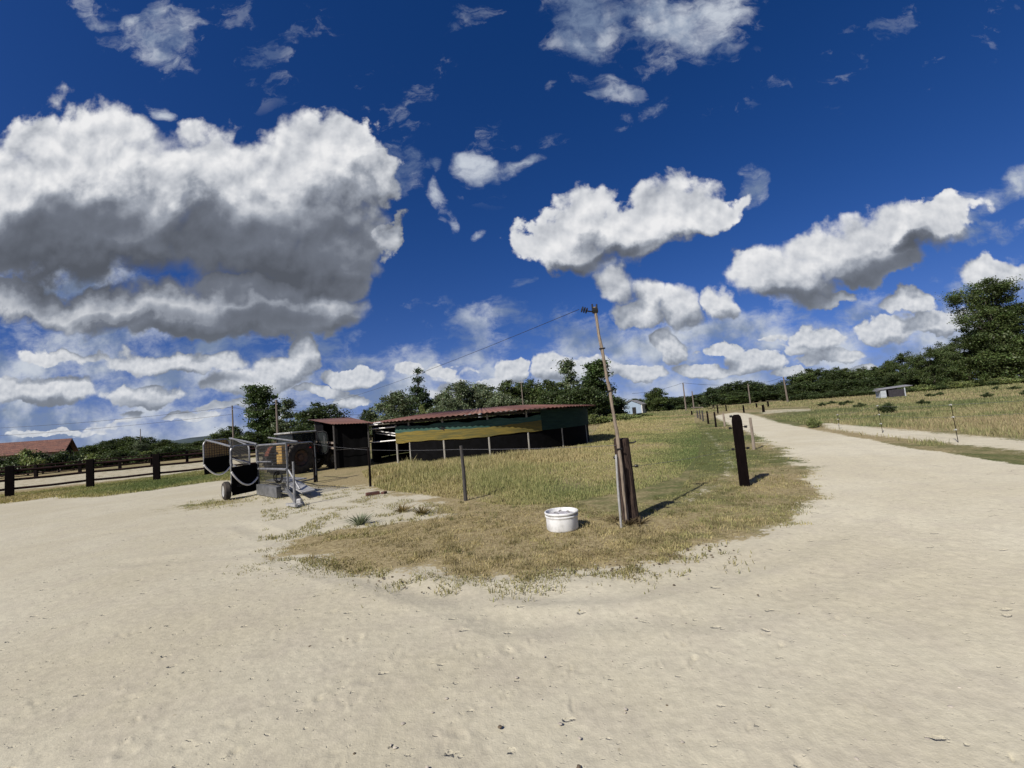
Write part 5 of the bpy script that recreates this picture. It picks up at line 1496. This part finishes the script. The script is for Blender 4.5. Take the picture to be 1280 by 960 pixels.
# middle: beyond the white house
tree('oak2', 822, 484, 150, 36, 'yellowish green tree right of the white house')
tree('oak', 843, 495, 190, 30, 'dark low tree left of the pale pole beyond the white house')
tree('round', 891, 482, 108, 26, 'dark round tree left of the narrow end of the road')
for i, (px, py, Y, w) in enumerate(((812, 499, 165, 26), (838, 505, 150, 24), (852, 505, 150, 26), (866, 502, 150, 24), (878, 505, 140, 18))):
    tree('bush', px, py, Y, w, 'dark hedge shrub between the white house and the round tree', 'hedge shrubs beyond the meadow')
for i, (px, py, Y, w) in enumerate(((742, 517, 60, 50), (762, 517, 64, 44), (782, 516, 70, 40), (800, 516, 80, 30))):
    tree('bushlight', px, py, Y, w, 'low bright green growth along the far edge of the meadow', 'low growth at the meadow edge')
WD = 'far wood beyond the end of the road'
for i, (px, py, Y, w) in enumerate(((795, 497, 230, 30), (770, 500, 240, 30), (858, 494, 240, 34), (876, 491, 240, 30), (903, 482, 210, 34), (921, 475, 205, 40), (938, 474, 205, 36), (954, 479, 205, 34), (972, 478, 200, 36), (990, 482, 200, 30), (912, 490, 190, 40), (945, 488, 190, 44), (973, 488, 190, 40), (925, 492, 180, 30), (1000, 488, 190, 30))):
    tree(('oak', 'oak2', 'oak')[i % 3], px, py, Y, w * 1.15, 'dark tree of the far wood beyond the end of the road', WD)
# right hand wood
RWD = 'row of dark trees behind the right field'
row = [(996, 466, 150), (1012, 460, 148), (1029, 458, 145), (1046, 457, 142), (1063, 459, 140), (1080, 457, 138), (1098, 456, 134), (1114, 450, 130)]
for i, (px, py, Y) in enumerate(row):
    tree(('oak', 'oak2', 'locust2')[i % 3], px, py, Y, 34, 'dark tree in the even row behind the right field, left of the taller pale one', RWD)
for i, (px, py, Y) in enumerate(((1005, 476, 136), (1035, 474, 132), (1065, 473, 128), (1095, 470, 124), (1125, 466, 120), (1150, 462, 112))):
    tree('oak', px, py, Y, 44, 'low dark tree at the front edge of the right hand wood', 'low trees at the edge of the right hand wood')
tree('locust2', 1137, 437, 116, 40, 'pale airy tree rising above the row behind the grey field shelter')
tree('locust2', 1168, 431, 104, 44, 'broad locust tree left of the tallest tree on the right')
tree('locust2', 1190, 424, 110, 48, 'dense locust tree touching the left side of the tallest tree')
tree('locust', 1246, 345, 106, 100, 'tallest airy locust tree at the right edge of the picture', rz=.3)
tree('locust', 1300, 372, 104, 110, 'second tall locust tree cut by the right edge of the picture', rz=2.5)
for i, (px, py, Y, w) in enumerate(((1212, 418, 106, 56), (1250, 408, 104, 60), (1285, 412, 102, 60), (1178, 446, 108, 50))):
    tree('oak2' if i % 2 else 'locust2', px, py, Y, w, 'dark leafy tree under the tall locust trees on the right', 'lower trees under the tall locusts')
for i in range(12):
    px = 1120 + i * 17
    hor = 524.2 - (px - 640) * .0857
    tree('bushlight' if i % 3 else 'bush', px, hor - .15 * i + (i % 2), 99 - i * .5, 34, 'tall green undergrowth along the foot of the right hand wood', 'undergrowth along the right hand wood')
for i in range(9):
    px = 985 + i * 17
    hor = 524.2 - (px - 640) * .0857
    tree('bush', px, hor - 3.5, 128 - i * 3, 30, 'low dark scrub along the foot of the row behind the right field', 'scrub along the right hand row')
# left hedge and hill wood
for i in range(19):
    px = -60 + i * 19
    tree('bushlight' if i % 4 == 1 else 'bush', px, 579 - px * .08 + (-14 if i < 8 else -4) + 3 * math.sin(i * 2.1), 46 + 1.2 * i, 48, 'leafy shrub of the hedge behind the riding arena', 'hedge shrubs behind the riding arena')
for i, (px, py, w) in enumerate(((96, 562, 34), (112, 556, 36), (128, 551, 36), (144, 547, 36), (160, 545, 34), (178, 544, 34), (205, 549, 30), (196, 553, 30), (222, 553, 34), (238, 553, 34), (255, 550, 34), (272, 545, 34), (148, 557, 44), (185, 557, 44), (225, 558, 40), (120, 563, 40), (250, 557, 40))):
    tree(('oak2', 'oak')[i % 2], px, py, 118, w * 1.1, 'dark green tree of the wooded rise left of the horse trailer', 'trees on the wooded rise at the left')
tree('willow', 176, 550, 84, 18, 'pale half dead tree standing in front of the wooded rise')
# shrubs in the right field
tree('bush', 1104, 502, 29, 27, 'dark bush in the right field behind a thin fence stake')
tree('bushlight', 1012, 523, 22, 24, 'green weedy bush at the edge of the road verge')
DW = 'brown dock weeds scattered in the right field'
for i, (px, py, Y) in enumerate(((1038, 505, 60), (1050, 507, 52), (1072, 512, 42), (1025, 507, 56), (1058, 505, 56), (1160, 496, 56), (1172, 499, 58), (1230, 501, 40), (1242, 492, 62), (1265, 491, 56), (1278, 505, 38), (1150, 515, 36))):
    tree('bush', px, 524.2 - (px - 640) * .0857 + 924 / Y - 3.5 - 90 / Y, Y, 9 + 160 / Y, 'small dark weed clump scattered in the right field', DW)

# wooded hills on the skyline
def hills(name, Y0, x0, x1, hf, col):
    n, k = 90, 14
    V, F = [], []
    for i in range(n + 1):
        u = i / n; X = x0 + (x1 - x0) * u
        h = hf(X)
        for j in range(k + 1):
            w = j / k
            V.append((X, Y0 + 900 * (w - .5), max(h * math.sin(PI * w) ** .8, 0) - 1.0 + 5 * (vnoise(np.array([X * .02]), np.array([j * 3.0]), 7)[0] - .5) * math.sin(PI * w)))
    for i in range(n):
        for j in range(k):
            p = i * (k + 1) + j
            F.append((p, p + k + 1, p + k + 2, p + 1))
    m = MB(); m.add(V, F)
    o = m.build(name, mat(name + ' wood', col, tuple(c * .6 for c in col), .95, 0, .012, detail=8), None, True)
    o['kind'] = 'structure'
hills('hills', 2600, -3200, 900, lambda X: 34 * math.exp(-((X + 1740) / 260) ** 2) + 16 * math.exp(-((X + 1500) / 700) ** 2) + 10, (.035, .055, .06))

# grey green weed and dry tufts on the sand
def weed(px, py, h, n, tint, label, name='weed', cat='plant', group=None, spread=1.0):
    x, y = G(px, py)
    P = rng.normal(0, .05 * spread, (n, 2)); P0 = P * .35
    hh = h * rng.uniform(.4, 1.0, n); w = rng.uniform(.005, .011, n)
    out = P * rng.uniform(1.5, 4.0, (n, 1))
    V, F = [], []
    for i in range(n):
        a = rng.uniform(0, 2 * PI); c, s = math.cos(a) * w[i], math.sin(a) * w[i]
        k = len(V)
        m = P0[i] + out[i] * .45; t_ = P0[i] + out[i]
        V += [(P0[i][0] - c * .4, P0[i][1] - s * .4, -.01), (P0[i][0] + c * .4, P0[i][1] + s * .4, -.01), (m[0] + c, m[1] + s, hh[i] * .6), (m[0] - c, m[1] - s, hh[i] * .6), (t_[0], t_[1], hh[i])]
        F += [(k, k + 1, k + 2), (k, k + 2, k + 3), (k + 3, k + 2, k + 4)]
    V = np.array(V); c = np.repeat(np.array(tint)[None, :] * rng.uniform(.6, 1.3, (n, 1)), 5, 0)
    o = np_mesh(name, V, np.array(F), M_GRASS, cols=c)
    o.location = (x, y, 0)
    return tag(o, label, cat, group)
weed(450, 656, .22, 120, (.17, .195, .13), 'grey green thistle growing alone on the sand near the trailer prop')
weed(503, 640, .16, 70, (.20, .15, .07), 'dry brown weed tuft on the sand right of the grey green thistle', group=None)
weed(527, 643, .18, 90, (.16, .125, .06), 'larger dry brown weed tuft right of the first on the sand')
for i, (px, py) in enumerate(((770, 652), (785, 656), (800, 655))):
    weed(px, py, .10, 40, (.10, .075, .04), 'small dry tuft at the foot of the brown corner post', group='tufts at the foot of the corner post')
# droppings, clods and stones on the sand
def clods(name, n, zone, s0, s1, m, label, cat):
    V, F = [], []
    for i in range(n):
        x, y = zone()
        if cover_of(np.array([[x, y]]))[0] > .8: continue
        s = rng.uniform(s0, s1); k = len(V)
        e = rng.uniform(.6, 1.4, 3)
        for z, r in ((-.2, .8), (.25, 1.0), (.7, .55)):
            for q in range(6):
                a = q * PI / 3 + rng.uniform(-.3, .3)
                V.append((x + math.cos(a) * r * s * e[0], y + math.sin(a) * r * s * e[1], z * s * .8))
        for r in range(2):
            for q in range(6):
                q2 = (q + 1) % 6
                F.append((k + r * 6 + q, k + r * 6 + q2, k + 6 + r * 6 + q2, k + 6 + r * 6 + q))
        F.append(tuple(k + 12 + q for q in range(6)))
    b = MB(); b.add(V, F)
    return tag(b.build(name, m, None, True), label, cat, kind='stuff')
def zone_all():
    a = rng.uniform(-.95, .95); d = math.exp(rng.uniform(math.log(2.2), math.log(16)))
    return math.sin(a) * d, math.cos(a) * d
E_PTS = np.array(GP([(315, 706), (380, 701), (440, 712), (500, 722), (560, 729), (640, 727), (700, 720), (770, 712), (830, 702), (900, 686)]))
def zone_edge():
    i = rng.integers(0, len(E_PTS) - 1); p = E_PTS[i] + (E_PTS[i + 1] - E_PTS[i]) * rng.uniform()
    return p[0] + rng.normal(0, .12), p[1] - abs(rng.normal(0, .30)) + .25
M_CLOD = mat('dry dung and clods', (.13, .10, .065), (.07, .055, .038), .95, 0, 20)
M_STONE = mat('pale pebbles', (.42, .38, .31), (.28, .25, .21), .9, 0, 12)
clods('pebbles', 420, zone_all, .004, .011, M_STONE, 'pale pebbles lying about on the sand', 'pebbles')
clods('clods', 34, zone_all, .006, .014, M_CLOD, 'small dark clods and droppings lying about on the sand', 'clods')
clods('turf_crumbs', 260, zone_edge, .006, .016, M_CLOD, 'crumbs of dry turf along the ragged edge of the grass', 'clods')
# outlying tufts where the grass thins out over the sand
P = np.array([zone_edge() for _ in range(5200)]); P[:, 1] -= np.abs(rng.normal(0, .10, len(P)))
k_ = fbm(P[:, 0] * 3.5, P[:, 1] * 3.5, 91); P = P[k_ > .50]; n = len(P)
blades('stray_grass', P, rng.uniform(.015, .05, n), rng.uniform(.006, .012, n), grass_tint(np.full(n, .30), n) * .8, 'stray dry tufts where the grass thins out over the sand', 1.0)
TONGUE = GP([(330, 612), (400, 612), (470, 618), (560, 632), (570, 645), (470, 672), (360, 680), (318, 700)])
P = scatter(26000, TONGUE, lambda P: (fbm(P[:, 0] * 2.6, P[:, 1] * 2.6, 93) > .56).astype(float)); n = len(P)
blades('stray_grass', P, rng.uniform(.015, .06, n), rng.uniform(.008, .014, n), grass_tint(np.full(n, .28), n) * .85, 'scattered dry tufts on the sandy patch behind the trailer prop', 1.0)
